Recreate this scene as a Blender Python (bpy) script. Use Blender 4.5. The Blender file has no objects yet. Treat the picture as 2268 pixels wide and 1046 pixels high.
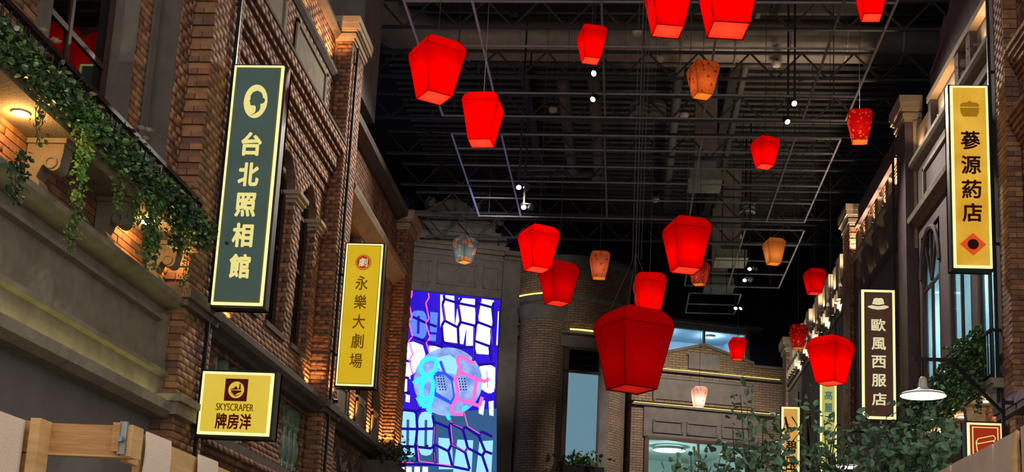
import bpy, bmesh, math, random
import numpy as np
from mathutils import Vector, Matrix
random.seed(7)
rng = np.random.default_rng(7)
SC = bpy.context.scene
COL = SC.collection
PI = math.pi

# ------------------------------------------------------------------ camera
F, CX, CY = 2800.0, 1134.0, 823.0            # focal length and optical centre in 2268x1046 pixels
EYE = np.array([0.0, 0.0, 1.6])
_d = np.array([242.0, -594.0, -F]); _d /= np.linalg.norm(_d)
_u = np.array([679.0, 13476.0, -F]); _u -= _d * (_u @ _d); _u /= np.linalg.norm(_u)
CAMM = np.stack([np.cross(_d, _u), _d, _u], 1)   # world -> camera
cd = bpy.data.cameras.new('camera'); cam = bpy.data.objects.new('camera', cd); COL.objects.link(cam)
cd.sensor_width = 36.0; cd.sensor_fit = 'HORIZONTAL'; cd.lens = F / 2268 * 36.0
cd.shift_y = (CY - 523.0) / 2268.0; cd.clip_end = 300
m = Matrix([list(CAMM.T[i]) + [EYE[i]] for i in range(3)] + [[0, 0, 0, 1]])
cam.matrix_world = m
SC.camera = cam

# ------------------------------------------------------------------ world, exposure
w = bpy.data.worlds.new('world'); SC.world = w; w.use_nodes = True
w.node_tree.nodes['Background'].inputs[0].default_value = (0.95, 0.85, 0.75, 1)   # the dim bounce light of the arcade
w.node_tree.nodes['Background'].inputs[1].default_value = 1.4
vs = SC.view_settings
vs.view_transform = 'Standard'; vs.look = 'None'; vs.exposure = 0.0; vs.gamma = 1.0; vs.use_curve_mapping = False
SC.cycles.use_denoising = True
SC.cycles.max_bounces = 6
SC.cycles.sample_clamp_indirect = 4.0
SC.cycles.caustics_reflective = False; SC.cycles.caustics_refractive = False

# ------------------------------------------------------------------ helpers
def ray(px, py): return CAMM.T @ np.array([px - CX, CY - py, -F])
def atY(px, py, Y): r = ray(px, py); return EYE + r * (Y / r[1])
def atX(px, py, X): r = ray(px, py); return EYE + r * (X / r[0])
def project(P):
    c = (np.asarray(P) - EYE) @ CAMM.T
    z = np.maximum(-c[..., 2], 0.05)
    return np.stack([CX + F * c[..., 0] / z, CY - F * c[..., 1] / z], -1)

def lin(h, k=1.0):
    h = h.lstrip('#'); r = []
    for i in (0, 2, 4):
        c = int(h[i:i + 2], 16) / 255
        r.append((c / 12.92 if c <= .04045 else ((c + .055) / 1.055) ** 2.4) * k)
    return (*r, 1.0)

MATS = {}
def nodes(name):
    m = bpy.data.materials.new(name); m.use_nodes = True
    nt = m.node_tree; nt.nodes.clear()
    out = nt.nodes.new('ShaderNodeOutputMaterial')
    return m, nt, out
def mat(name, c1, c2=None, scale=6.0, rough=.8, metal=0.0, bump=0.0, bscale=40, spec=.3, detail=4, stretch=None):
    """plain surface with a soft two-tone mottling and fine relief"""
    m, nt, out = nodes(name)
    b = nt.nodes.new('ShaderNodeBsdfPrincipled')
    b.inputs['Roughness'].default_value = rough; b.inputs['Metallic'].default_value = metal
    b.inputs['Specular IOR Level'].default_value = spec
    tc = nt.nodes.new('ShaderNodeTexCoord')
    src = tc.outputs['Object']
    if stretch:
        mp = nt.nodes.new('ShaderNodeMapping'); mp.inputs['Scale'].default_value = stretch
        nt.links.new(src, mp.inputs[0]); src = mp.outputs[0]
    n = nt.nodes.new('ShaderNodeTexNoise'); n.inputs['Scale'].default_value = scale; n.inputs['Detail'].default_value = detail
    nt.links.new(src, n.inputs['Vector'])
    cr = nt.nodes.new('ShaderNodeValToRGB')
    cr.color_ramp.elements[0].position = .32; cr.color_ramp.elements[1].position = .68
    cr.color_ramp.elements[0].color = lin(c1); cr.color_ramp.elements[1].color = lin(c2 or c1)
    nt.links.new(n.outputs[0], cr.inputs[0]); nt.links.new(cr.outputs[0], b.inputs['Base Color'])
    if bump:
        n2 = nt.nodes.new('ShaderNodeTexNoise'); n2.inputs['Scale'].default_value = bscale
        nt.links.new(src, n2.inputs['Vector'])
        bp = nt.nodes.new('ShaderNodeBump'); bp.inputs['Strength'].default_value = bump; bp.inputs['Distance'].default_value = .02
        nt.links.new(n2.outputs[0], bp.inputs['Height']); nt.links.new(bp.outputs[0], b.inputs['Normal'])
    nt.links.new(b.outputs[0], out.inputs[0]); MATS[name] = m
    return m
def emat(name, c, s, c2=None, scale=3.0):
    """a surface that gives off light"""
    m, nt, out = nodes(name)
    e = nt.nodes.new('ShaderNodeEmission'); e.inputs[0].default_value = lin(c); e.inputs[1].default_value = s
    if c2:
        tc = nt.nodes.new('ShaderNodeTexCoord'); n = nt.nodes.new('ShaderNodeTexNoise'); n.inputs['Scale'].default_value = scale
        n.inputs['Detail'].default_value = 5
        nt.links.new(tc.outputs['Object'], n.inputs['Vector'])
        cr = nt.nodes.new('ShaderNodeValToRGB'); cr.color_ramp.elements[0].position = .35; cr.color_ramp.elements[1].position = .65
        cr.color_ramp.elements[0].color = lin(c); cr.color_ramp.elements[1].color = lin(c2)
        nt.links.new(n.outputs[0], cr.inputs[0]); nt.links.new(cr.outputs[0], e.inputs[0])
    nt.links.new(e.outputs[0], out.inputs[0]); MATS[name] = m
    return m

class MB:
    """collects shapes for one mesh object"""
    def __init__(s, T=None): s.v = []; s.f = []; s.T = T; s.smooth = False
    def add(s, vs, fs):
        o = len(s.v); s.v += [tuple(map(float, v)) for v in vs]; s.f += [tuple(i + o for i in f) for f in fs]; return s
    def box(s, x0, x1, y0, y1, z0, z1):
        v = [(x, y, z) for x in (x0, x1) for y in (y0, y1) for z in (z0, z1)]
        return s.add(v, [(0, 1, 3, 2), (4, 6, 7, 5), (0, 4, 5, 1), (2, 3, 7, 6), (0, 2, 6, 4), (1, 5, 7, 3)])
    def obox(s, c, U, V, W):
        c, U, V, W = (np.array(a, float) for a in (c, U, V, W))
        v = [c + a * U + b * V + d * W for a in (-1, 1) for b in (-1, 1) for d in (-1, 1)]
        return s.add(v, [(0, 1, 3, 2), (4, 6, 7, 5), (0, 4, 5, 1), (2, 3, 7, 6), (0, 2, 6, 4), (1, 5, 7, 3)])
    def prism(s, poly, fn, d0, d1):
        """poly of 2D points swept from depth d0 to d1; fn(a, b, d) -> xyz"""
        n = len(poly); v = [fn(a, b, d0) for a, b in poly] + [fn(a, b, d1) for a, b in poly]
        return s.add(v, [tuple(range(n)), tuple(range(2 * n - 1, n - 1, -1))] + [(i, i + n, (i + 1) % n + n, (i + 1) % n) for i in range(n)])
    def alongy(s, prof, y0, y1): return s.prism(prof, lambda a, b, d: (a, d, b), y0, y1)
    def bar(s, a, b, r, up=(0, 0, 1), r2=None):
        a, b = np.array(a, float), np.array(b, float); d = b - a; L = np.linalg.norm(d); d /= L
        u = np.cross(d, up)
        if np.linalg.norm(u) < 1e-4: u = np.cross(d, (1, 0, 0))
        u /= np.linalg.norm(u); w_ = np.cross(u, d)
        return s.obox((a + b) / 2, d * L / 2, u * r, w_ * (r2 or r))
    def tube(s, pts, r, n=8, cap=True):
        pts = [np.array(p, float) for p in pts]; rs = r if hasattr(r, '__len__') else [r] * len(pts)
        base = len(s.v); ref = None
        for i, p in enumerate(pts):
            t = pts[min(i + 1, len(pts) - 1)] - pts[max(i - 1, 0)]; t /= np.linalg.norm(t) + 1e-9
            if ref is None:
                ref = np.cross(t, (0, 0, 1))
                if np.linalg.norm(ref) < 1e-3: ref = np.cross(t, (1, 0, 0))
            ref = ref - t * (ref @ t); ref /= np.linalg.norm(ref) + 1e-9; b = np.cross(t, ref)
            for k in range(n):
                a = 2 * PI * k / n; s.v.append(tuple(p + rs[i] * (math.cos(a) * ref + math.sin(a) * b)))
        for i in range(len(pts) - 1):
            for k in range(n):
                k2 = (k + 1) % n; s.f.append((base + i * n + k, base + i * n + k2, base + (i + 1) * n + k2, base + (i + 1) * n + k))
        if cap:
            s.f.append(tuple(base + k for k in range(n))[::-1]); e = base + (len(pts) - 1) * n; s.f.append(tuple(e + k for k in range(n)))
        return s
    def lathe(s, prof, n=24, c=(0, 0, 0), a0=0, a1=2 * PI):
        full = abs(a1 - a0 - 2 * PI) < 1e-6; cols = n if full else n + 1; base = len(s.v)
        for r, z in prof:
            for k in range(cols):
                a = a0 + (a1 - a0) * k / n; s.v.append((c[0] + r * math.cos(a), c[1] + r * math.sin(a), c[2] + z))
        for i in range(len(prof) - 1):
            for k in range(n):
                k2 = (k + 1) % cols; s.f.append((base + i * cols + k, base + i * cols + k2, base + (i + 1) * cols + k2, base + (i + 1) * cols + k))
        return s
    def mesh(s, name, mat_, org=(0, 0, 0)):
        me = bpy.data.meshes.new(name)
        v = np.array(s.v, float).reshape(-1, 3)
        if s.T is not None: v = v @ np.array(s.T)[:3, :3].T + np.array(s.T)[:3, 3]
        me.from_pydata((v - np.array(org)).tolist(), [], s.f)
        bm = bmesh.new(); bm.from_mesh(me); bmesh.ops.recalc_face_normals(bm, faces=bm.faces); bm.to_mesh(me); bm.free()
        if s.smooth:
            for p in me.polygons: p.use_smooth = True
        me.materials.append(MATS[mat_] if isinstance(mat_, str) else mat_); me.update()
        return me
    def build(s, name, mat_, parent=None, world=True):
        """world: the points are world points (the parent carries no rotation); else they are local to the parent"""
        org = tuple(parent.matrix_world.translation) if (parent is not None and world) else (0, 0, 0)
        if parent is not None and world: org = wloc(parent)
        o = bpy.data.objects.new(name, s.mesh(name, mat_, org)); COL.objects.link(o)
        if parent is not None: o.parent = parent
        return o
ORD = ['first', 'second', 'third', 'fourth', 'fifth', 'sixth', 'seventh', 'eighth', 'ninth']
def wloc(o):
    p = np.zeros(3)
    while o is not None: p = p + np.array(o.location); o = o.parent
    return tuple(p)
def tag(o, label=None, cat=None, group=None, kind=None):
    if label: o['label'] = label
    if cat: o['category'] = cat
    if group: o['group'] = group
    if kind: o['kind'] = kind
    return o
def thing(name, label, cat, loc=(0, 0, 0), rotz=0.0, group=None, kind=None):
    o = bpy.data.objects.new(name, None); COL.objects.link(o); o.location = tuple(map(float, loc)); o.rotation_euler = (0, 0, rotz)
    o.empty_display_size = .1
    return tag(o, label, cat, group, kind)
def copy_tree(o, parent=None):
    c = o.copy(); COL.objects.link(c); c.parent = parent
    for ch in list(o.children): copy_tree(ch, c)
    return c
def lamp(kind, name, loc, power, color, parent=None, size=.05, spot=None, target=None, blend=.4):
    ld = bpy.data.lights.new(name, kind); ld.energy = power; ld.color = lin(color)[:3]
    if kind in ('POINT', 'SPOT'): ld.shadow_soft_size = size
    if kind == 'SPOT': ld.spot_size = spot; ld.spot_blend = blend
    o = bpy.data.objects.new(name, ld); COL.objects.link(o)
    p = np.array(loc, float)
    if target is not None:
        o.rotation_euler = (Vector(target) - Vector(loc)).to_track_quat('-Z', 'Y').to_euler()
    if parent is not None: o.parent = parent; p = p - np.array(wloc(parent))
    o.location = tuple(p)
    return o

# ---- bricks: laid as real blocks on a mortar core
UNIT = None
class Bricks:
    def __init__(s): s.b = []
    def face(s, P0, U, N, w, h, skip=None, proud=None, course=.078, length=.225, joint=.010, jit=.0025, d0=.010, off=0, alt=0.0):
        P0, U, N = np.array(P0, float), np.array(U, float), np.array(N, float)
        nr = int(round(h / course))
        for r in range(nr):
            v = r * course; x = -((r + off) % 2) * length * .5
            while x < w - .02:
                a, b = max(x, 0), min(x + length - joint, w)
                x += length
                if b - a < .03: continue
                if skip and skip((a + b) / 2, v + course / 2): continue
                d = d0 + random.uniform(-jit, jit) + (proud(v) if proud else 0) + (alt if r % 2 else 0)
                d = max(d, .004)
                c = P0 + U * (a + b) / 2 + N * d / 2 + np.array([0, 0, v + course / 2])
                s.b.append((c, U, N, b - a, course - joint, d))
        return s
    def finish(s, wall, n=300, matname='brick', matstuff=None):
        global UNIT
        if UNIT is None: UNIT = {}
        key = matname
        if key not in UNIT:
            UNIT[key] = MB().box(-.5, .5, -.5, .5, -.5, .5).mesh('brick', matname)
        C = np.array([b[0] for b in s.b]); U = np.array([b[1] for b in s.b]); N = np.array([b[2] for b in s.b])
        W = np.array([b[3] for b in s.b]); H = np.array([b[4] for b in s.b]); D = np.array([b[5] for b in s.b])
        Z = np.array([0, 0, 1.0])
        fc = C + N * D[:, None] / 2
        q = [project(fc + U * (i * W / 2)[:, None] + Z * (j * H / 2)[:, None]) for i, j in ((-1, -1), (1, -1), (1, 1), (-1, 1))]
        area = .5 * np.abs(sum(q[i][:, 0] * q[(i + 1) % 4][:, 1] - q[(i + 1) % 4][:, 0] * q[i][:, 1] for i in range(4)))
        facing = np.sum((EYE - fc) * N, 1) > 0
        mid = project(fc); inside = (mid[:, 0] > 2) & (mid[:, 0] < 2266) & (mid[:, 1] > 2) & (mid[:, 1] < 1044)
        score = np.where(facing & inside, area, 0); order = np.argsort(-score)
        big = [i for i in order[:n] if score[i] > 25]
        org = np.array(wloc(wall))
        for i in big:
            o = bpy.data.objects.new('brick', UNIT[key]); COL.objects.link(o); o.parent = wall
            M3 = np.stack([U[i] * W[i], N[i] * D[i], Z * H[i]], 1); c = C[i] - org
            o.matrix_local = Matrix([[*M3[k], c[k]] for k in range(3)] + [[0, 0, 0, 1]])
        rest = np.setdiff1d(np.arange(len(C)), big)
        if len(rest):
            cn = [(-1, 0, -1), (1, 0, -1), (1, 0, 1), (-1, 0, 1), (-1, 1, -1), (1, 1, -1), (1, 1, 1), (-1, 1, 1)]
            V = np.stack([C[rest] - N[rest] * (D[rest] / 2)[:, None] + U[rest] * (i * W[rest] / 2)[:, None] + N[rest] * (j * D[rest])[:, None] + Z * (k * H[rest] / 2)[:, None] for i, j, k in cn], 1) - org
            fs = np.array([(4, 5, 6, 7), (0, 1, 5, 4), (1, 2, 6, 5), (2, 3, 7, 6), (3, 0, 4, 7)])
            Fi = (np.arange(len(rest))[:, None, None] * 8 + fs[None]).reshape(-1, 4)
            hand = np.cross(U[rest], N[rest])[:, 2] > 0
            me = bpy.data.meshes.new('brickwork'); me.vertices.add(len(rest) * 8); me.vertices.foreach_set('co', V.reshape(-1).astype(np.float32))
            me.loops.add(len(Fi) * 4); me.loops.foreach_set('vertex_index', Fi.reshape(-1).astype(np.int32))
            me.polygons.add(len(Fi)); me.polygons.foreach_set('loop_start', np.arange(0, len(Fi) * 4, 4, dtype=np.int32))
            me.polygons.foreach_set('loop_total', np.full(len(Fi), 4, np.int32)); me.update(calc_edges=True); me.validate()
            me.materials.append(MATS[matstuff or matname])
            o = bpy.data.objects.new('brickwork', me); COL.objects.link(o); o.parent = wall; o['kind'] = 'stuff'
        s.b = []

# ------------------------------------------------------------------ materials
def brick_mat(name, cols, rough=.75):
    m, nt, out = nodes(name)
    b = nt.nodes.new('ShaderNodeBsdfPrincipled'); b.inputs['Roughness'].default_value = rough
    g = nt.nodes.new('ShaderNodeNewGeometry'); oi = nt.nodes.new('ShaderNodeObjectInfo')
    ad = nt.nodes.new('ShaderNodeMath'); ad.operation = 'ADD'; fr = nt.nodes.new('ShaderNodeMath'); fr.operation = 'FRACT'
    nt.links.new(g.outputs['Random Per Island'], ad.inputs[0]); nt.links.new(oi.outputs['Random'], ad.inputs[1]); nt.links.new(ad.outputs[0], fr.inputs[0])
    cr = nt.nodes.new('ShaderNodeValToRGB'); els = cr.color_ramp.elements
    els[0].color = lin(cols[0]); els[1].color = lin(cols[-1])
    for i, c in enumerate(cols[1:-1]): e = els.new((i + 1) / (len(cols) - 1)); e.color = lin(c)
    nt.links.new(fr.outputs[0], cr.inputs[0])
    tc = nt.nodes.new('ShaderNodeTexCoord'); n = nt.nodes.new('ShaderNodeTexNoise'); n.inputs['Scale'].default_value = 9; n.inputs['Detail'].default_value = 6
    nt.links.new(g.outputs['Position'], n.inputs['Vector'])
    mx = nt.nodes.new('ShaderNodeMixRGB'); mx.blend_type = 'MULTIPLY'; mx.inputs[0].default_value = .7
    c2 = nt.nodes.new('ShaderNodeValToRGB'); c2.color_ramp.elements[0].position = .3; c2.color_ramp.elements[0].color = (.55, .55, .55, 1); c2.color_ramp.elements[1].position = .65
    nt.links.new(n.outputs[0], c2.inputs[0]); nt.links.new(cr.outputs[0], mx.inputs[1]); nt.links.new(c2.outputs[0], mx.inputs[2])
    nt.links.new(mx.outputs[0], b.inputs['Base Color'])
    n3 = nt.nodes.new('ShaderNodeTexNoise'); n3.inputs['Scale'].default_value = 60; nt.links.new(g.outputs['Position'], n3.inputs['Vector'])
    bp = nt.nodes.new('ShaderNodeBump'); bp.inputs['Strength'].default_value = .5; bp.inputs['Distance'].default_value = .01
    nt.links.new(n3.outputs[0], bp.inputs['Height']); nt.links.new(bp.outputs[0], b.inputs['Normal'])
    nt.links.new(b.outputs[0], out.inputs[0]); MATS[name] = m
def far_brick_mat(name, c1, c2, mortar, T=None):
    """brickwork too far away to pick apart: courses as colour and relief (u = texture x, v = height)"""
    m, nt, out = nodes(name)
    b = nt.nodes.new('ShaderNodeBsdfPrincipled'); b.inputs['Roughness'].default_value = .85
    uv = nt.nodes.new('ShaderNodeUVMap')
    bt = nt.nodes.new('ShaderNodeTexBrick'); bt.inputs['Scale'].default_value = 1.0
    bt.inputs['Brick Width'].default_value = .28; bt.inputs['Row Height'].default_value = .09; bt.inputs['Mortar Size'].default_value = .012
    bt.inputs['Color1'].default_value = lin(c1); bt.inputs['Color2'].default_value = lin(c2); bt.inputs['Mortar'].default_value = lin(mortar)
    nt.links.new(uv.outputs[0], bt.inputs['Vector'])
    n = nt.nodes.new('ShaderNodeTexNoise'); n.inputs['Scale'].default_value = 2.5; n.inputs['Detail'].default_value = 8
    nt.links.new(uv.outputs[0], n.inputs['Vector'])
    mx = nt.nodes.new('ShaderNodeMixRGB'); mx.blend_type = 'MULTIPLY'; mx.inputs[0].default_value = .6
    nt.links.new(bt.outputs[0], mx.inputs[1]); nt.links.new(n.outputs[0], mx.inputs[2])
    bc = nt.nodes.new('ShaderNodeBrightContrast'); bc.inputs[1].default_value = .0
    nt.links.new(mx.outputs[0], b.inputs['Base Color'])
    bp = nt.nodes.new('ShaderNodeBump'); bp.inputs['Strength'].default_value = .9; bp.inputs['Distance'].default_value = .03; bp.invert = True
    nt.links.new(bt.outputs['Fac'], bp.inputs['Height']); nt.links.new(bp.outputs[0], b.inputs['Normal'])
    nt.links.new(b.outputs[0], out.inputs[0]); MATS[name] = m

brick_mat('brick', ['#83593f', '#9a6d4a', '#704f40', '#ab7d54', '#8a6148', '#644b42', '#92684c'])
brick_mat('brick_purple', ['#5f4440', '#6f504a', '#7a544a', '#553c3c', '#65483f'])
far_brick_mat('far_brick', '#75604f', '#8a705a', '#463c35')
far_brick_mat('far_brick_gold', '#735e44', '#86704c', '#463a2c')
mat('mortar', '#7a6756', '#685645', 12, .95, bump=.3)
mat('mortar_dark', '#5a4b45', '#4a3e3a', 12, .95, bump=.3)
mat('stone', '#857f70', '#726c5f', 5, .9, bump=.35, bscale=55)
mat('stone_dark', '#615a55', '#544e4b', 4, .9, bump=.3, bscale=55)
mat('stone_mauve', '#5a4e51', '#4d4346', 4, .9, bump=.3, bscale=55)
mat('stone_cream', '#a79a86', '#958873', 5, .9, bump=.3, bscale=55)
mat('stone_grey', '#5e5957', '#514d4c', 3, .9, bump=.2)  # plain grey stone, mostly of the end building
mat('panel_grey', '#737070', '#686566', 2, .85)
mat('render_grey', '#6e6a68', '#605c5c', 3, .9)
mat('wood_frame', '#3f2a24', '#33221e', 14, .5, stretch=(1, 1, .1))
mat('black_metal', '#15151a', '#1c1c20', 20, .45, metal=.3)
mat('dark_paint', '#101014', '#0c0c10', 4, .8)
mat('navy_paint', '#161a30', '#121526', 2, .85)
mat('deck', '#504e4c', '#403e3d', 6, .6)
mat('duct', '#938d88', '#827c78', 3, .55, metal=.2)
mat('pipe', '#6c6a6a', '#5c5a5a', 6, .5)
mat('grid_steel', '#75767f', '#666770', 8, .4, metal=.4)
mat('grid_blue_lit', '#a8b0f0', '#949ce0', 8, .4, metal=.2)  # blue light falling on the left bars, put into their colour
mat('truss', '#38383a', '#2c2c2e', 8, .6)
mat('white_plastic', '#c8c8c4', '#b8b8b4', 8, .4)
mat('vent_grey', '#868c7e', '#767c70', 4, .6)
mat('glaze', '#86a090', '#62806f', 9, .2, spec=.8)
mat('floor_stone', '#8a8278', '#7a736a', 2, .5)
mat('timber', '#b78c5c', '#9a7148', 5, .6, stretch=(1, .6, 9), bump=.2, bscale=20)
mat('timber_pale', '#c9a674', '#b8935f', 4, .6, stretch=(1, 1, 8), bump=.15)
mat('canvas', '#dccdbf', '#cfbfb1', 3, .9, bump=.25, bscale=120)
mat('canvas_taupe', '#cbb8aa', '#bda99c', 3, .9, bump=.2, bscale=120)
mat('galvanised', '#8d9294', '#6c7173', 16, .4, metal=.6)
mat('leaf_dark', '#2e4a2c', '#1f3a24', 12, .5)
mat('leaf_mid', '#4f7040', '#39572f', 12, .5)
mat('leaf_bright', '#5d8f3d', '#477a30', 12, .5)
mat('leaf_tree', '#56755a', '#3d5d47', 10, .4)
mat('leaf_pale', '#9aa98c', '#82946f', 12, .5)
mat('bark', '#4c4038', '#3a302a', 14, .9)
mat('petal_cream', '#d6d2bd', '#c4bda4', 12, .7)
mat('petal_rust', '#a8563c', '#8c4430', 12, .7)
mat('room_pale', '#a8c4cc', '#98b6c0', 2, .9)
mat('room_white', '#c9cfcd', '#bcc4c4', 2, .9)
mat('room_blue', '#a4bccc', '#94aec0', 2, .9)
# ------------------------------------------------------------------ glass
def glass_mat(name, c, trans=.8, rough=.03, spec=.5):
    m, nt, out = nodes(name)
    t = nt.nodes.new('ShaderNodeBsdfTransparent'); t.inputs[0].default_value = lin(c)
    g = nt.nodes.new('ShaderNodeBsdfGlossy'); g.inputs[1].default_value = rough
    mx = nt.nodes.new('ShaderNodeMixShader')
    lw = nt.nodes.new('ShaderNodeLayerWeight'); lw.inputs[0].default_value = .5      # sheer reflection grows toward grazing view
    pw = nt.nodes.new('ShaderNodeMath'); pw.operation = 'POWER'; pw.inputs[1].default_value = 5; nt.links.new(lw.outputs['Facing'], pw.inputs[0])
    ma = nt.nodes.new('ShaderNodeMath'); ma.operation = 'MULTIPLY_ADD'; ma.inputs[1].default_value = .55; ma.inputs[2].default_value = 1 - trans
    nt.links.new(pw.outputs[0], ma.inputs[0]); nt.links.new(ma.outputs[0], mx.inputs[0])
    nt.links.new(t.outputs[0], mx.inputs[1]); nt.links.new(g.outputs[0], mx.inputs[2]); nt.links.new(mx.outputs[0], out.inputs[0])
    MATS[name] = m
glass_mat('glass_dark', '#50505a', .9)
glass_mat('glass_clear', '#f2fafa', .96)

# ================================================================== floor
tag(MB().box(-14, 14, -10, 60, -.1, 0).build('floor', 'floor_stone'), 'pale stone paving of the indoor street', 'floor', kind='structure')

# ================================================================== left wall
WL = tag(MB().box(-7.0, -5.62, 3, 13.4, 0, 13.5)           # behind the balcony
         .box(-7.0, -5.46, 14.4, 20.15, 0, 11.0)
         .box(-7.0, -5.52, 21.1, 26.6, 0, 10.6)
         .build('wall_left', 'mortar_dark'), 'brown brick facades along the left side of the arcade', 'wall', kind='structure')
BL = Bricks()
def wl(mb, name='masonry', m_='mortar'): return mb.build(name, m_, WL)
Xp = (0, 1, 0); NX = (1, 0, 0); NY = (0, -1, 0); UX = (1, 0, 0)
def street(y0, y1, z0, z1, x, **k):   BL.face((x, y0, z0), Xp, NX, y1 - y0, z1 - z0, **k)     # faces the street
def front(x0, x1, y, z0, z1, **k):    BL.face((x0, y, z0), UX, NY, x1 - x0, z1 - z0, **k)     # faces the camera

# --- piers
for (y0, y1, zt) in ((13.4, 14.4, 13.5), (20.15, 21.1, 11.7), (26.6, 27.5, 10.3)):
    wl(MB().box(-6.4 if y0 < 14 else -5.38, -5.015, y0 + .015, y1, 0, zt), 'pier')
    street(y0, y1, 2.6, zt, -5.015)
front(-5.27, -5.0, 13.415, 2.6, 13.4, alt=.022, length=.27)
front(-5.27, -5.0, 20.165, 2.6, 11.7, alt=.008, length=.19)
front(-5.27, -5.0, 26.615, 2.6, 10.3, length=.19)

# --- balcony bay: strips of brick and stone between the windows
wl(MB().box(-5.7, -5.46, 8.0, 10.16, 5.0, 13.4), 'masonry'); street(8.0, 10.16, 5.0, 10.2, -5.46)
wl(MB().box(-5.7, -5.46, 12.25, 12.66, 5.0, 13.4), 'masonry'); street(12.25, 12.66, 5.0, 10.2, -5.46)
wl(MB().box(-5.7, -5.265, 13.02, 13.42, 5.0, 13.4), 'masonry'); street(13.0, 13.4, 5.0, 10.6, -5.265, proud=None, jit=.012)
for y0, y1, x in ((10.16, 10.32, -5.40), (11.87, 12.25, -5.42), (12.66, 12.80, -5.42), (12.98, 13.02, -5.26)):
    wl(MB().box(-5.66, x, y0, y1, 5.4, 13.4), 'stone_jamb', 'stone_dark')

def window(n, y0, y1, z0, z1, x, label, mull=(), trans=(), glass='glass_dark', frame='wood_frame', side=1, fr=.07):
    """window in a street facade; x is the glass plane, side +1 faces +x"""
    r = thing('window_%d' % n, label, 'window', (x, (y0 + y1) / 2, z0), kind='structure')
    s = side
    f = MB()
    for a, b, c, d in ((y0, y0 + fr, z0, z1), (y1 - fr, y1, z0, z1), (y0 + fr, y1 - fr, z0, z0 + fr), (y0 + fr, y1 - fr, z1 - fr, z1)):
        f.box(min(x, x + s * .06), max(x, x + s * .06), a, b, c, d)
    f.build('window_frame', frame, r)
    for q in mull: MB().box(min(x, x + s * .05), max(x, x + s * .05), q - .03, q + .03, z0 + fr, z1 - fr).build('mullion', frame, r)
    for q in trans: MB().box(min(x, x + s * .045), max(x, x + s * .045), y0 + fr, y1 - fr, q - .03, q + .03).build('transom', frame, r)
    ys = [y0 + fr] + [q for q in sorted(mull)] + [y1 - fr]; zs = [z0 + fr] + [q for q in sorted(trans)] + [z1 - fr]
    for i in range(len(ys) - 1):
        for j in range(len(zs) - 1):
            MB().box(x - .006 + s * .02, x + .006 + s * .02, ys[i], ys[i + 1], zs[j], zs[j + 1]).build('pane', glass, r)
    return r
wl(MB().box(-5.70, -5.63, 10.3, 13.0, 5.4, 13.4), 'backing', 'dark_paint')
window(1, 10.32, 11.87, 5.5, 10.5, -5.58, 'dark wooden window behind the planted balcony, mirroring a red lantern', mull=(10.98,), trans=(7.15,))
window(2, 12.80, 12.98, 5.5, 10.5, -5.58, 'narrow dark window beside the brick pier above the planted balcony')

# --- window bay with brick arches
WINS = [(15.9, 16.9), (17.35, 18.35), (18.78, 19.75)]
xf = -5.275
sol = MB()
sol.box(-5.5, xf, 14.4, 20.15, 0, 3.95).box(-5.5, xf, 14.4, 20.15, 4.95, 5.85)
for a, b in ((14.4, 15.3), (17.1, 18.75), (20.0, 20.15)): sol.box(-5.5, xf, a, b, 3.95, 4.95)
for a, b in ((14.4, 15.9), (16.9, 17.35), (18.35, 18.78), (19.75, 20.15)): sol.box(-5.5, xf, a, b, 5.85, 8.8)
sol.box(-5.5, xf, 14.4, 20.15, 8.8, 11.0)
for a, b in WINS:
    c = (a + b) / 2; r = (b - a) / 2
    arc = [(c + r * math.cos(t), 8.12 + r * 1.05 * math.sin(t)) for t in np.linspace(0, PI, 13)]
    left = [(a, 8.8)] + [(c, 8.8)] + [p for p in arc if p[0] <= c + 1e-6]
    right = [(c, 8.8), (b, 8.8)] + [p for p in arc if p[0] >= c - 1e-6]
    sol.prism(left, lambda y, z, d: (d, y, z), -5.5, xf); sol.prism(right, lambda y, z, d: (d, y, z), -5.5, xf)
wl(sol)
def skipB(y0, z0):
    def f(u, v):
        y, z = y0 + u, z0 + v
        for a, b in WINS:
            c, r = (a + b) / 2, (b - a) / 2
            if a - .02 < y < b + .02 and 5.85 < z < 8.12: return True
            if z >= 8.12 and ((y - c) / r) ** 2 + ((z - 8.12) / (1.05 * r)) ** 2 < 1.05: return True
        if 3.95 < z < 4.95 and (15.3 < y < 17.1 or 18.75 < y < 20.0): return True
        return False
    return f
street(14.4, 20.15, 2.6, 8.75, xf, skip=skipB(14.4, 2.6))
for a, b in WINS: front(-5.45, xf, b, 5.85, 8.12, length=.19)       # the reveals turned to the camera
for y in (17.1, 20.0): front(-5.45, xf, y, 3.95, 4.95, length=.19)
# corbelled brick cornice
steps = lambda v: [.03, .03, .07, .07, .07, .12, .17, .17, .17, .22, .27, .27][min(int(v / .078), 11)]
street(14.3, 20.2, 8.75, 9.69, xf, proud=steps, jit=.002)
cc = MB()
for q in range(12): cc.box(xf - .1, xf + steps(q * .078 + .01), 14.3, 20.2, 8.75 + q * .078, 8.75 + (q + 1) * .078)
wl(cc, 'cornice_core', 'mortar_dark')
wl(MB().box(xf - .1, xf + .30, 14.3, 20.2, 9.69, 9.74), 'coping', 'stone_dark')
street(14.4, 20.15, 9.74, 10.85, xf)
for a, b in ((14.75, 16.9), (17.5, 19.5)):
    wl(MB().box(xf, xf + .03, a, b, 9.95, 10.62), 'attic_panel', 'stone')
    fr_ = MB()
    for q in ((a, a + .1, 9.9, 10.68), (b - .1, b, 9.9, 10.68), (a, b, 9.86, 9.95), (a, b, 10.62, 10.7)): fr_.box(xf, xf + .06, *q)
    wl(fr_, 'panel_moulding', 'stone')
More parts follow.
